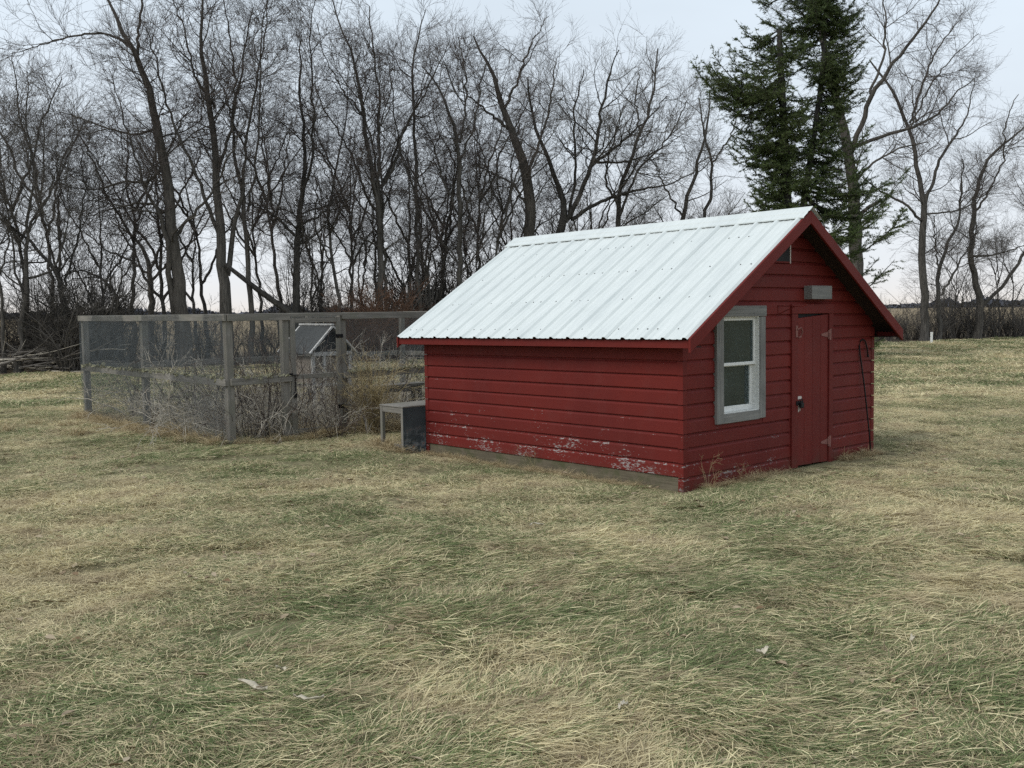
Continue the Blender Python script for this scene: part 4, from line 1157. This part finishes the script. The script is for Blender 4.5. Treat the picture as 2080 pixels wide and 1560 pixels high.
# ------------------------------------------------------------------ spruce
def spruce():
    r = np.random.default_rng(9)
    Y = 30.0
    base = at(1600, 700, Y); base.z = 0
    k = FPX / Y
    def X(px): return (px - 1600) / k
    def Z(py): return 1.65 + (621 - py) / k
    root = empty('spruce_tree', base)
    tag(root, 'ragged dark green spruce with a broken top towering behind the shed gable', 'tree')
    tr1, rr1 = resample([(0, 0, -.3), (0, 0, 1), (X(1597), 0, Z(430)), (X(1590), 0, Z(280)), (X(1582), 0, Z(160)), (X(1578), 0, Z(75))], [.22, .20, .16, .12, .10, .075], 18, r, .012)
    tr2, rr2 = resample([(.1, .1, 1.0), (X(1640), .35, Z(380)), (X(1665), .5, Z(250)), (X(1678), .5, Z(120)), (X(1682), .5, Z(0)), (X(1684), .5, Z(-130))], [.12, .10, .08, .06, .045, .02], 18, r, .012)
    T = [(tr1, rr1), (tr2, rr2)]
    # bough list: (trunk, z, azimuth, length)
    zp = [Z(y) for y in (740, 690, 600, 560, 480, 430, 390, 330, 280, 230, 190, 150, 100, 50, 0, -60, -130)]
    left = [1.6, 1.6, 1.8, 1.8, 1.6, 1.45, 1.45, 1.35, 2.0, 2.0, 2.7, 2.55, 1.6, 1.25, .95, .7, .3]
    right = [3.0, 2.9, 2.4, 3.1, 3.4, 2.9, 3.7, 2.7, 2.7, 2.7, 2.6, 2.6, 2.6, 2.5, 2.4, 1.8, 1.3]
    boughs = []
    z = .6
    while z < Z(-125):
        az = r.uniform(0, 6.28)
        l = float(np.interp(z, zp[::1], left)); g = float(np.interp(z, zp, right))
        c = math.cos(az)
        which = 0 if (c < r.uniform(-.5, .9) and z < Z(85)) else 1
        if (z < 3.5 and r.random() < .7) or float(vnoise(z * 1.5 + (7 if c < 0 else 0), az * 1.2, 51)) < .25: z += r.uniform(.02, .05); continue
        tp, _ = T[which]
        i = min(int(np.searchsorted(tp[:, 2], z)), 17); p = tp[i].copy(); p[2] = z
        reach = (l + p[0]) if c < 0 else (g - p[0])
        if which == 0 and c > 0: reach = min(reach, 1.9)
        ln = max(.35, (abs(c) * reach + (1 - abs(c)) * 1.9 * (1 - .05 * z)) * r.uniform(.55, 1.0))
        boughs.append((p, az, ln))
        z += r.uniform(.015, .042)
    # the long boughs that show against the sky
    for (py, side, ln, n) in ((200, -1, 2.75, 4), (175, -1, 2.4, 3), (85, -1, 1.35, 3), (310, -1, 1.85, 3), (230, -1, 1.9, 2), (390, 1, 3.75, 3), (400, 1, 2.9, 2), (470, 1, 3.35, 3), (572, 1, 3.1, 2), (715, 1, 2.9, 3), (30, 1, 2.4, 4), (70, 1, 2.5, 3), (120, 1, 2.55, 3), (5, -1, 1.0, 3), (420, -1, 1.35, 4), (340, 1, 1.6, 3), (260, 1, 1.7, 3)):
        for j in range(n):
            zz = Z(py) + r.uniform(-.18, .18)
            w = 0 if side < 0 or zz < 4.2 else 1
            tp, _ = T[w]; i = min(int(np.searchsorted(tp[:, 2], zz)), 17); p = tp[i].copy(); p[2] = zz
            az = (0 if side > 0 else math.pi) + r.normal() * .28
            boughs.append((p, az, (ln - side * p[0] if w else ln) * r.uniform(.85, 1.03)))
    for (py, w, az0, ln) in [(y, 0, 0., 1.25) for y in range(90, 330, 30)] + [(y, 1, math.pi, 1.15) for y in range(60, 330, 34)]:
        zz = Z(py) + r.uniform(-.1, .1); tp, _ = T[w]; i = min(int(np.searchsorted(tp[:, 2], zz)), 17); p = tp[i].copy(); p[2] = zz
        boughs.append((p, az0 + r.normal() * .5, ln * r.uniform(.6, 1.1)))
    for i in range(190):                                            # short boughs all round hide most of the two stems
        w = i % 2; zz = r.uniform(3.2, Z(95) if w == 0 else Z(-60)); tp, _ = T[w]; j = min(int(np.searchsorted(tp[:, 2], zz)), 17); p = tp[j].copy(); p[2] = zz
        boughs.append((p, r.uniform(0, 6.28), r.uniform(.45, 1.05)))
    nb = len(boughs)
    P = np.empty((nb, 10, 3)); R = np.empty((nb, 10))
    for j, (p, az, ln) in enumerate(boughs):
        s = np.linspace(0, 1, 10)
        rise = r.uniform(-.02, .22) * ln; dr = r.uniform(.10, .34) * ln; tipup = r.uniform(.1, .3) * ln
        P[j, :, 0] = p[0] + math.cos(az) * ln * s + r.normal() * .03 * s; P[j, :, 1] = p[1] + math.sin(az) * ln * s
        P[j, :, 2] = p[2] + rise * s - dr * np.sin(s * 2.6) + tipup * s ** 3
        P[j, 1:] += r.normal(size=(9, 3)) * .022
        R[j] = (.010 + .012 * ln) * np.linspace(1, .18, 10)
    # side sprays: flattened, then short needle shoots
    L = np.linalg.norm(np.diff(P, axis=1), axis=2).sum(1)
    def sprays(P, R, per_m, t0, lf, ang, up, lmin, lmax, n):
        Lp = np.linalg.norm(np.diff(P, axis=1), axis=2).sum(1)
        cnt = int(Lp.sum() * per_m)
        par = r.choice(len(P), cnt, p=Lp / Lp.sum()); t = t0 + (1 - t0) * r.random(cnt)
        m = P.shape[1]; fi = t * (m - 1) * .9999; i = fi.astype(int); fr = (fi - i)[:, None]
        p = P[par, i] * (1 - fr) + P[par, i + 1] * fr; d = unit(P[par, i + 1] - P[par, i])
        sd = unit(np.cross(d, np.array([0, 0, 1.])) + 1e-6); sg = np.where(r.random(cnt) < .5, 1, -1)[:, None]
        a = np.radians(r.uniform(*ang, cnt))[:, None]
        D = unit(d * np.cos(a) + sd * sg * np.sin(a) + r.normal(size=(cnt, 3)) * .18)
        ln = np.clip(lf * Lp[par] * (1.1 - .8 * t), lmin, lmax) * r.uniform(.6, 1.25, cnt)
        Q = np.empty((cnt, n, 3)); Q[:, 0] = p
        for k in range(1, n):
            Q[:, k] = Q[:, k - 1] + D * (ln / (n - 1))[:, None]; D = unit(D + np.array([0, 0, up]) + r.normal(size=(cnt, 3)) * .08)
        return Q, np.full((cnt, n), .0045) * np.linspace(1, .5, n)
    P2, R2 = sprays(P, R, 13.0, .06, .36, (35, 65), -.06, .16, .75, 5)
    P3, R3 = sprays(P2, R2, 7.0, .05, .45, (30, 60), -.05, .10, .28, 3)
    V, F = join([tubes(np.stack([tr1, tr2]), np.stack([rr1, rr2]), 10), tubes(P, R, 5)])
    link('trunk', mesh_np('spruce_trunk', V, F, M['bark_dark'], True), root)
    V, F = join([tubes(P2, R2, 3), tubes(P3, R3, 3)])
    link('twigs', mesh_np('spruce_twigs', V, F, M['twig_black'], True), root)
    # needles: small flat blades set all round the shoots
    def needles(P, R, per_m):
        Lp = np.linalg.norm(np.diff(P, axis=1), axis=2).sum(1); cnt = int(Lp.sum() * per_m)
        par = r.choice(len(P), cnt, p=Lp / Lp.sum()); t = r.random(cnt)
        m = P.shape[1]; fi = t * (m - 1) * .9999; i = fi.astype(int); fr = (fi - i)[:, None]
        p = P[par, i] * (1 - fr) + P[par, i + 1] * fr; d = unit(P[par, i + 1] - P[par, i])
        pe = unit(np.cross(d, r.normal(size=(cnt, 3))) + np.array([0, 0, .12]))
        D = unit(d * .75 + pe); w = unit(np.cross(D, r.normal(size=(cnt, 3))))
        ln = r.uniform(.045, .085, cnt)[:, None]; hw = .0095
        A = p + w * hw; B = p - w * hw; C = p + D * ln
        V = np.stack([A, B, C], 1).reshape(-1, 3); F = np.arange(cnt * 3).reshape(-1, 3)
        return V, F, np.repeat(r.random(cnt), 3)
    Vs, Fs, As = [], [], []; o = 0
    for PP, RR, dens in ((P3, R3, 62), (P2, R2, 62), (P[:, 2:], R[:, 2:], 70)):
        v, f, a = needles(PP, RR, dens); Vs.append(v); Fs.append(f + o); As.append(a); o += len(v)
    link('crown', mesh_np('spruce_needles', np.concatenate(Vs), np.concatenate(Fs), M['needle'], False, {'rnd': np.concatenate(As)}), root)
spruce()

# far treeline on the fields, a mass of bare wood half a kilometre off
r = np.random.default_rng(41)
n = 5200
az = np.radians(r.uniform(-38, 38, n)); dist = r.uniform(430, 520, n)
h = 1.4 + 4.2 * vnoise(az * 22, az * 0, 8) * vnoise(az * 60, az * 0, 9) * 1.3 + r.uniform(-.8, .8, n)
x, y = np.sin(az) * dist, np.cos(az) * dist
Vv, Ff, o = [], [], 0
for i in range(n):
    m_ = 7; w = r.uniform(.8, 2.4)
    c = np.array([x[i], y[i], h[i] * .45])
    d = unit(r.normal(size=(m_, 3))) * np.array([w, w, h[i] * .62]) * r.uniform(.7, 1.1, (m_, 1))
    pts = c + d; pts[:, 2] = np.maximum(pts[:, 2], -.5)
    Vv.append(pts); Ff += [(o + a, o + b, o + e) for a, b, e in ((0, 1, 2), (1, 2, 3), (2, 3, 4), (3, 4, 5), (4, 5, 6), (5, 6, 0), (0, 2, 4), (1, 3, 5))]; o += m_
tl = link('far_treeline', mesh_np('far_treeline', np.concatenate(Vv), np.array(Ff), mat_plain('far_woods', (.10, .105, .125), .95, 0, .2, .05, 0)))
tag(tl, 'far grey line of woods across the fields', 'woods', None, 'stuff')


# ------------------------------------------------------------------ lawn: tufts of matted blades, scattered
PROTO = bpy.data.collections.new('grass_tufts')
def blade_mesh(name, seed, nb, rad, lmin, lmax, lie, wid, mat, hgt=1.0, spreadang=.6):
    r = np.random.default_rng(seed)
    a = r.uniform(0, 6.28, nb); b = np.sqrt(r.random(nb)) * rad
    p = np.stack([np.cos(a) * b, np.sin(a) * b, r.uniform(-.012, .012, nb)], 1)
    az = r.normal(size=nb) * spreadang; ln = r.uniform(lmin, lmax, nb)
    el0 = np.clip(r.normal(lie, .22, nb), .05, 1.4); bend = r.uniform(.5, 1.5, nb) * el0
    side = r.normal(size=nb) * .35
    n = 4
    P = np.empty((nb, n, 3)); P[:, 0] = p
    for k in range(1, n):
        s = (k - .5) / (n - 1); el = el0 - bend * s * 1.25; az2 = az + side * s
        P[:, k] = P[:, k - 1] + np.stack([np.cos(az2) * np.cos(el), np.sin(az2) * np.cos(el), np.sin(el) * hgt], 1) * (ln / (n - 1))[:, None]
    P[:, :, 2] = np.maximum(P[:, :, 2], r.uniform(-.006, .012, (nb, 1)))
    T = unit(P[:, -1] - P[:, 0]); Wd = unit(np.cross(T, np.array([0, 0, 1.])) + r.normal(size=(nb, 3)) * .35)
    w = (wid * r.uniform(.6, 1.3, nb))[:, None, None] * np.array([.8, 1.0, .75, .12])[None, :, None]
    A = P + Wd[:, None] * w; B = P - Wd[:, None] * w
    V = np.stack([A, B], 2).reshape(-1, 3)
    idx = np.arange(nb * n * 2).reshape(nb, n, 2)
    F = np.stack([idx[:, :-1, 0], idx[:, :-1, 1], idx[:, 1:, 1], idx[:, 1:, 0]], -1).reshape(-1, 4)
    rep = n * 2
    me = mesh_np(name, V, F, M[mat], False, {'rnd': np.repeat(r.random(nb), rep), 'rnd2': np.repeat(r.random(nb), rep)})
    o = bpy.data.objects.new(name, me); PROTO.objects.link(o)
    return o
K = 0
for i in range(6): blade_mesh('a_mat_%02d' % i, 300 + i, 330, .20, .05, .145, .17, .0015, 'grass', .8, .62)                 # lying, combed
for i in range(4): blade_mesh('b_turf_%02d' % i, 320 + i, 330, .20, .03, .085, .42, .0015, 'grass', .9, 3.0)       # short turf
for i in range(3): blade_mesh('c_far_%02d' % i, 340 + i, 230, .30, .05, .11, .6, .0042, 'grass', 1, 3.0)           # coarser, far lawn
for i in range(3): blade_mesh('d_tall_%02d' % i, 360 + i, 120, .10, .12, .36, .95, .0020, 'drygrass', 1, 1.6)       # dry tufts along walls and posts
def leaf_mesh(name, seed, nb, rad):
    r = np.random.default_rng(seed); Vv, Ff, A = [], [], []; o = 0
    for i in range(nb):
        c = np.array([r.uniform(-rad, rad), r.uniform(-rad, rad), r.uniform(.018, .035)]); a = r.uniform(0, 6.28); L = r.uniform(.018, .045); w = L * r.uniform(.3, .5)
        d = np.array([math.cos(a), math.sin(a), r.uniform(-.25, .25)]); e = np.array([-math.sin(a), math.cos(a), r.uniform(-.3, .3)]); u = np.array([0, 0, r.uniform(.1, .35) * L])
        Vv += [c - d * L, c - d * L * .3 + e * w + u, c - d * L * .3 - e * w + u, c + d * L * .4 + e * w * .8 + u * .8, c + d * L * .4 - e * w * .8 + u * .8, c + d * L, c - d * L * .3, c + d * L * .4]
        Ff += [(o, o + 6, o + 1, o + 1), (o, o + 2, o + 6, o + 6), (o + 1, o + 6, o + 7, o + 3), (o + 6, o + 2, o + 4, o + 7), (o + 3, o + 7, o + 5, o + 5), (o + 7, o + 4, o + 5, o + 5)]
        A += [r.random()] * 8; o += 8
    tris = []
    for q in Ff: tris += [q[:3]] if q[2] == q[3] else [(q[0], q[1], q[2]), (q[0], q[2], q[3])]
    PROTO.objects.link(bpy.data.objects.new(name, mesh_np(name, np.array(Vv), np.array(tris), M['leaf'], False, {'rnd': np.array(A)})))
t = NT('dead_leaves')
t.color(t.mix(t.attr('rnd').outputs['Fac'], (.17, .11, .06), (.42, .35, .25))); t.rough(.9)
M['leaf'] = t.m
for i in range(3): leaf_mesh('e_leaf_%02d' % i, 380 + i, 3, .12)
r = np.random.default_rng(90)
pts, rot, scl, idx = [], [], [], []
def inside_shed(x, y, m=0.0):
    u, v = to_yard(x, y); return (u > -m) & (u < SHED_W + m) & (v > -m) & (v < SHED_L + m)
def inside_run(x, y):
    u, v = to_yard(x, y); return (u > -1.5) & (u < 4.7) & (v > 5.9) & (v < 11.0)
def scatter(n, y0, y1, half, mk):
    """n points in the wedge in front of the camera"""
    yy = np.sqrt(r.random(n) * (y1 ** 2 - y0 ** 2) + y0 ** 2); xx = yy * r.uniform(-half, half, n)
    mk(xx, yy)
def put(x, y, dz, rz, s, sz, k):
    m = len(x)
    pts.append(np.stack([x, y, ground_h(x, y) + dz], 1)); rot.append(np.stack([r.normal(size=m) * .06, r.normal(size=m) * .06, rz], 1))
    scl.append(np.stack([s, s, sz], 1)); idx.append(k)
def flow(x, y):
    return (vnoise(x * .5, y * .5, 21) - .5) * 3.2 + (vnoise(x * 2.2, y * 2.2, 22) - .5) * 2.6 - .15
def longness(x, y):      # where the grass is long and combed: the middle foreground
    c = np.exp(-(((x - .6) / 2.3) ** 2 + ((y - 4.6) / 2.3) ** 2))
    return np.clip(c * 1.35 + (vnoise(x * .6, y * .6, 23) - .5) * .9, 0, 1)
HOLES = [(1.71, 4.64, .11), (-.29, 3.75, .13), (.98, 4.38, .09), (-2.75, 11.0, .33), (-3.25, 10.9, .28), (1.3, 3.72, .12), (-2.3, 10.6, .25), (2.3, 4.9, .12), (.4, 5.4, .10)]
def near(x, y):
    ok = ~inside_shed(x, y, .13); x, y = x[ok], y[ok]; m = len(x)
    lg = longness(x, y) > r.random(m) * .8
    run_ = inside_run(x, y) & (r.random(m) < .85)
    gap = vnoise(x * 2.7, y * 2.7, 31) * .6 + vnoise(x * 6, y * 6, 32) * .4
    worn = np.zeros(m, bool)
    for hx, hy, hr in HOLES: worn |= np.hypot(x - hx, y - hy) < hr * (.6 + .8 * vnoise(x * 9, y * 9, 40))
    keep = ~run_ & (gap > .28) & ~(worn & (r.random(m) < .9)); x, y, lg = x[keep], y[keep], lg[keep]; m = len(x)
    k = np.where(lg, r.integers(0, 6, m), r.integers(6, 10, m))
    s = np.where(lg, r.uniform(.75, 1.25, m), r.uniform(.8, 1.2, m))
    clump = vnoise(x * 2.6, y * 2.6, 24)
    uu, vv = to_yard(x, y); ds = np.hypot(np.maximum(np.abs(uu - 1.73) - 1.73, 0), np.maximum(np.abs(vv - 1.92) - 1.92, 0))
    s = s * np.clip(.35 + ds / 1.4, .4, 1)
    put(x, y, np.where(lg, clump * .02, 0), flow(x, y) + r.normal(size=m) * .35 + np.where(lg, 0, r.uniform(-3, 3, m)), s, s * (.55 + clump * 1.1), k)
scatter(6000, 2.6, 9.5, .72, near)
scatter(6000, 9.5, 19, .66, near)
def farlawn(x, y):
    ok = ~inside_shed(x, y) & ~inside_run(x, y) & (y < 34.0 + .463 * x); x, y = x[ok], y[ok]; m = len(x)
    s = r.uniform(.8, 1.5, m) * np.interp(y, [17, 45], [.9, 1.6])
    put(x, y, 0, r.uniform(-3.14, 3.14, m), s, s * r.uniform(.5, 1.0, m), r.integers(10, 13, m))
scatter(15000, 17, 46, .64, farlawn)
def leaves(x, y):
    ok = ~inside_shed(x, y, .05); x, y = x[ok], y[ok]; m = len(x)
    put(x, y, .0, r.uniform(-3.14, 3.14, m), r.uniform(.6, 1.2, m), r.uniform(.6, 1.2, m), r.integers(16, 19, m))
scatter(420, 2.8, 14, .68, leaves)
# dry tufts along the foot of the shed, the run and its posts
def edge_tufts(a, b, n, off, s0, s1):
    t_ = r.random(n); o = r.normal(size=n) * off
    u = a[0] + (b[0] - a[0]) * t_; v = a[1] + (b[1] - a[1]) * t_
    du, dv = b[0] - a[0], b[1] - a[1]; L = math.hypot(du, dv)
    u = u + dv / L * o; v = v - du / L * o
    x = CORNER.x + UX.x * u + UY.x * v; y = CORNER.y + UX.y * u + UY.y * v
    s = r.uniform(s0, s1, n)
    put(x, y, -.01, r.uniform(-3.14, 3.14, n), s, s * r.uniform(.6, 1.1, n), r.integers(13, 16, n))
edge_tufts((-.12, .0), (-.12, 3.8), 120, .05, .18, .50)
edge_tufts((.0, -.09), (1.7, -.09), 40, .04, .22, .6)
edge_tufts((2.6, -.08), (3.5, -.08), 26, .04, .3, .7)
edge_tufts((-1.70, 5.7), (-1.70, 11.0), 150, .10, .5, .95)
edge_tufts((-1.6, 5.72), (0, 5.72), 40, .08, .4, .8)
edge_tufts((.2, 5.6), (2.0, 5.6), 70, .15, .6, 1.25)
edge_tufts((-.5, 3.8), (-.2, 4.6), 25, .15, .5, .9)
edge_tufts((-1.0, 6.2), (4.0, 10.5), 240, 1.6, .6, 1.3)
pts, rot, scl, idx = np.concatenate(pts), np.concatenate(rot), np.concatenate(scl), np.concatenate(idx)
me = bpy.data.meshes.new('lawn_grass')
me.vertices.add(len(pts)); me.vertices.foreach_set('co', pts.astype(np.float32).ravel())
for nm, tp, key, dat in (('rot', 'FLOAT_VECTOR', 'vector', rot), ('scl', 'FLOAT_VECTOR', 'vector', scl)):
    a = me.attributes.new(nm, tp, 'POINT'); a.data.foreach_set(key, dat.astype(np.float32).ravel())
a = me.attributes.new('pick', 'INT', 'POINT'); a.data.foreach_set('value', idx.astype(np.int32))
lawn = link('grass', me)
tag(lawn, 'matted dry winter lawn grass over the whole yard', 'grass', None, 'stuff')
ng = bpy.data.node_groups.new('scatter_grass', 'GeometryNodeTree')
ng.interface.new_socket('Geometry', in_out='INPUT', socket_type='NodeSocketGeometry')
ng.interface.new_socket('Geometry', in_out='OUTPUT', socket_type='NodeSocketGeometry')
gi, go = ng.nodes.new('NodeGroupInput'), ng.nodes.new('NodeGroupOutput')
iop = ng.nodes.new('GeometryNodeInstanceOnPoints'); ci = ng.nodes.new('GeometryNodeCollectionInfo')
ci.inputs['Collection'].default_value = PROTO; ci.inputs['Separate Children'].default_value = True; ci.inputs['Reset Children'].default_value = True
def named(nm, tp):
    k = ng.nodes.new('GeometryNodeInputNamedAttribute'); k.data_type = tp; k.inputs['Name'].default_value = nm; return k.outputs['Attribute']
e2r = ng.nodes.new('FunctionNodeEulerToRotation')
ng.links.new(named('rot', 'FLOAT_VECTOR'), e2r.inputs[0])
ng.links.new(gi.outputs[0], iop.inputs['Points']); ng.links.new(ci.outputs[0], iop.inputs['Instance'])
iop.inputs['Pick Instance'].default_value = True
ng.links.new(named('pick', 'INT'), iop.inputs['Instance Index'])
ng.links.new(e2r.outputs[0], iop.inputs['Rotation']); ng.links.new(named('scl', 'FLOAT_VECTOR'), iop.inputs['Scale'])
ng.links.new(iop.outputs[0], go.inputs[0])
md = lawn.modifiers.new('scatter', 'NODES'); md.node_group = ng

# ------------------------------------------------------------------ dead weeds in and around the run
def cane_clump(name, seed, n, h, spread, mat, droop=.10, tw=.003, side=2):
    return shrub_mesh(name, seed, n, h, spread, mat, tw, side, droop)
CANES = [cane_clump('bramble_canes', 400, 34, 1.15, 1.5, 'cane', .20), cane_clump('bramble_canes', 401, 30, .95, 1.7, 'cane', .24), cane_clump('bramble_canes', 402, 26, 1.3, 1.2, 'canedark', .12), cane_clump('bramble_canes', 403, 40, .8, 2.0, 'cane', .2)]
r = np.random.default_rng(95)
spots = [(-1.0, 6.6), (-.5, 7.3), (-.9, 8.0), (-.2, 6.5), (.3, 6.9), (-.7, 9.2), (.2, 7.6), (.8, 7.0), (1.5, 6.7), (2.1, 7.2), (2.6, 6.6), (3.2, 7.4), (2.4, 8.6), (3.4, 9.2), (.1, 9.8), (1.2, 10.3), (-1.1, 7.2), (-.35, 6.15), (-1.15, 6.15), (2.2, 9.8), (-.8, 10.2), (-1.25, 6.9), (-.65, 6.35), (.0, 7.0), (-1.2, 7.8), (.55, 6.3), (1.1, 6.4), (-.4, 8.3), (.45, 8.2)]
for i, (u, v) in enumerate(spots):
    o = link('bramble', CANES[i % 4]); o.location = yard(u, v); o.rotation_euler = (0, 0, r.uniform(0, 6.28)); s = r.uniform(.75, 1.15); o.scale = (s, s, s * r.uniform(1.0, 1.3))
    spot = ('just inside the near corner post of the run' if u < -.9 and v < 7 else 'behind the run gate' if u < .1 and v < 7.1 else 'beside the left wire of the run' if u < -.6 else 'in front of the hutch' if u < 1.6 and v < 7.8
            else 'beside the hutch' if u < 1.3 and v < 9 else 'near the bench in the run' if v < 7.5 else 'along the far wire of the run')
    tag(o, 'tangle of dead bramble canes ' + spot, 'bramble', 'dead brambles inside the run')
o = link('bramble', CANES[2]); o.location = yard(-.22, 5.62); o.scale = (.75, .75, .95)
tag(o, 'dark dead bramble growing up in front of the run gate', 'bramble')
o = link('straw_clump', shrub_mesh('straw_stems', 410, 110, 1.15, .30, 'straw', .0022, 2, .05)); o.location = yard(.32, 5.58); o.scale = (1, 1, .95)
tag(o, 'tall clump of dry straw coloured grass beside the right gate post', 'grass clump')
o = link('thin_weed', shrub_mesh('weed_stems', 411, 3, 1.25, .12, 'canedark', .005, 1, .0)); o.location = yard(-1.75, 8.0)
tag(o, 'single thin dark weed stalk in front of the run post', 'weed')
o = link('weed_tuft', shrub_mesh('weed_stems', 412, 16, .85, .22, 'canedark', .004, 1, .0)); o.location = yard(-1.1, 10.3)
tag(o, 'upright dark tuft of stems by the far corner post inside the run', 'weed')
for i, (u, v, s) in enumerate(((.25, -.10, .28), (.75, -.11, .20), (-.12, 1.9, .22))):
    o = link('dry_weed', shrub_mesh('weed_stems', 420 + i, 6, 1.2, .7, 'straw', .004, 2, .08)); o.location = yard(u, v, -.01); o.scale = (s, s, s)
    tag(o, ('thin dry weed at the front corner of the gable wall', 'thin dry weed under the shed window', 'thin dry weed against the long red wall')[i], 'weed')

# ------------------------------------------------------------------ litter on the lawn
def husk(loc, rz, L, w, seed, label):
    r = np.random.default_rng(seed); mb = MB(); n = 9; v = []; f = []
    for i in range(n):
        s = i / (n - 1); ww = w * (math.sin(min(1, s * 1.15) * math.pi * .85) ** .6 + .12) * r.uniform(.75, 1.1)
        z = .030 + .008 * math.sin(s * 5 + seed) + r.uniform(-.004, .004)
        for k, q in enumerate((-1, -.35, .35, 1)):
            v.append(((s - .5) * L, q * ww / 2 + math.sin(s * 4 + seed) * w * .3, z + .010 * (q * q) * r.uniform(.2, 1.6)))
    m = len(v); v += [(a, b, c - .0015) for a, b, c in v]
    for i in range(n - 1):
        for k in range(3):
            a = i * 4 + k; f.append((a, a + 1, a + 5, a + 4)); f.append((m + a, m + a + 4, m + a + 5, m + a + 1))
    for i in range(n - 1):
        a = i * 4; f.append((a, a + 4, m + a + 4, m + a)); a += 3; f.append((a, m + a, m + a + 4, a + 4))
    for k in range(3):
        f.append((k, m + k, m + k + 1, k + 1)); a = (n - 1) * 4 + k; f.append((a, a + 1, m + a + 1, m + a))
    o = mb.add(v, f).build('dry_husk', M['husk'], None, 0, True)
    o.location = (loc[0], loc[1], float(ground_h(np.array(loc[0]), np.array(loc[1]))) + .03); o.rotation_euler = (0, 0, rz)
    tag(o, label, 'husk')
husk((-1.13, 4.07), -.42, .165, .026, 1, 'long twisted pale dry husk lying on the matted grass')
husk((-.86, 3.93), -.05, .13, .020, 2, 'narrow tan husk lying just beside the long twisted husk')
husk((1.165, 4.477), .2, .07, .036, 3, 'small broad whitish husk on the grass by a dark hollow')
husk((1.89, 4.536), .5, .042, .022, 4, 'tiny pale husk in the short turf')
husk((.44, 3.91), .3, .055, .03, 5, 'faded grey husk half sunk in green grass')
husk((.17, 7.14), .3, .11, .03, 6, 'crumpled white husk on the lawn before the long red wall')
husk((-1.07, 4.34), .9, .05, .03, 7, 'small grey husk in the grass beyond the long twisted one')
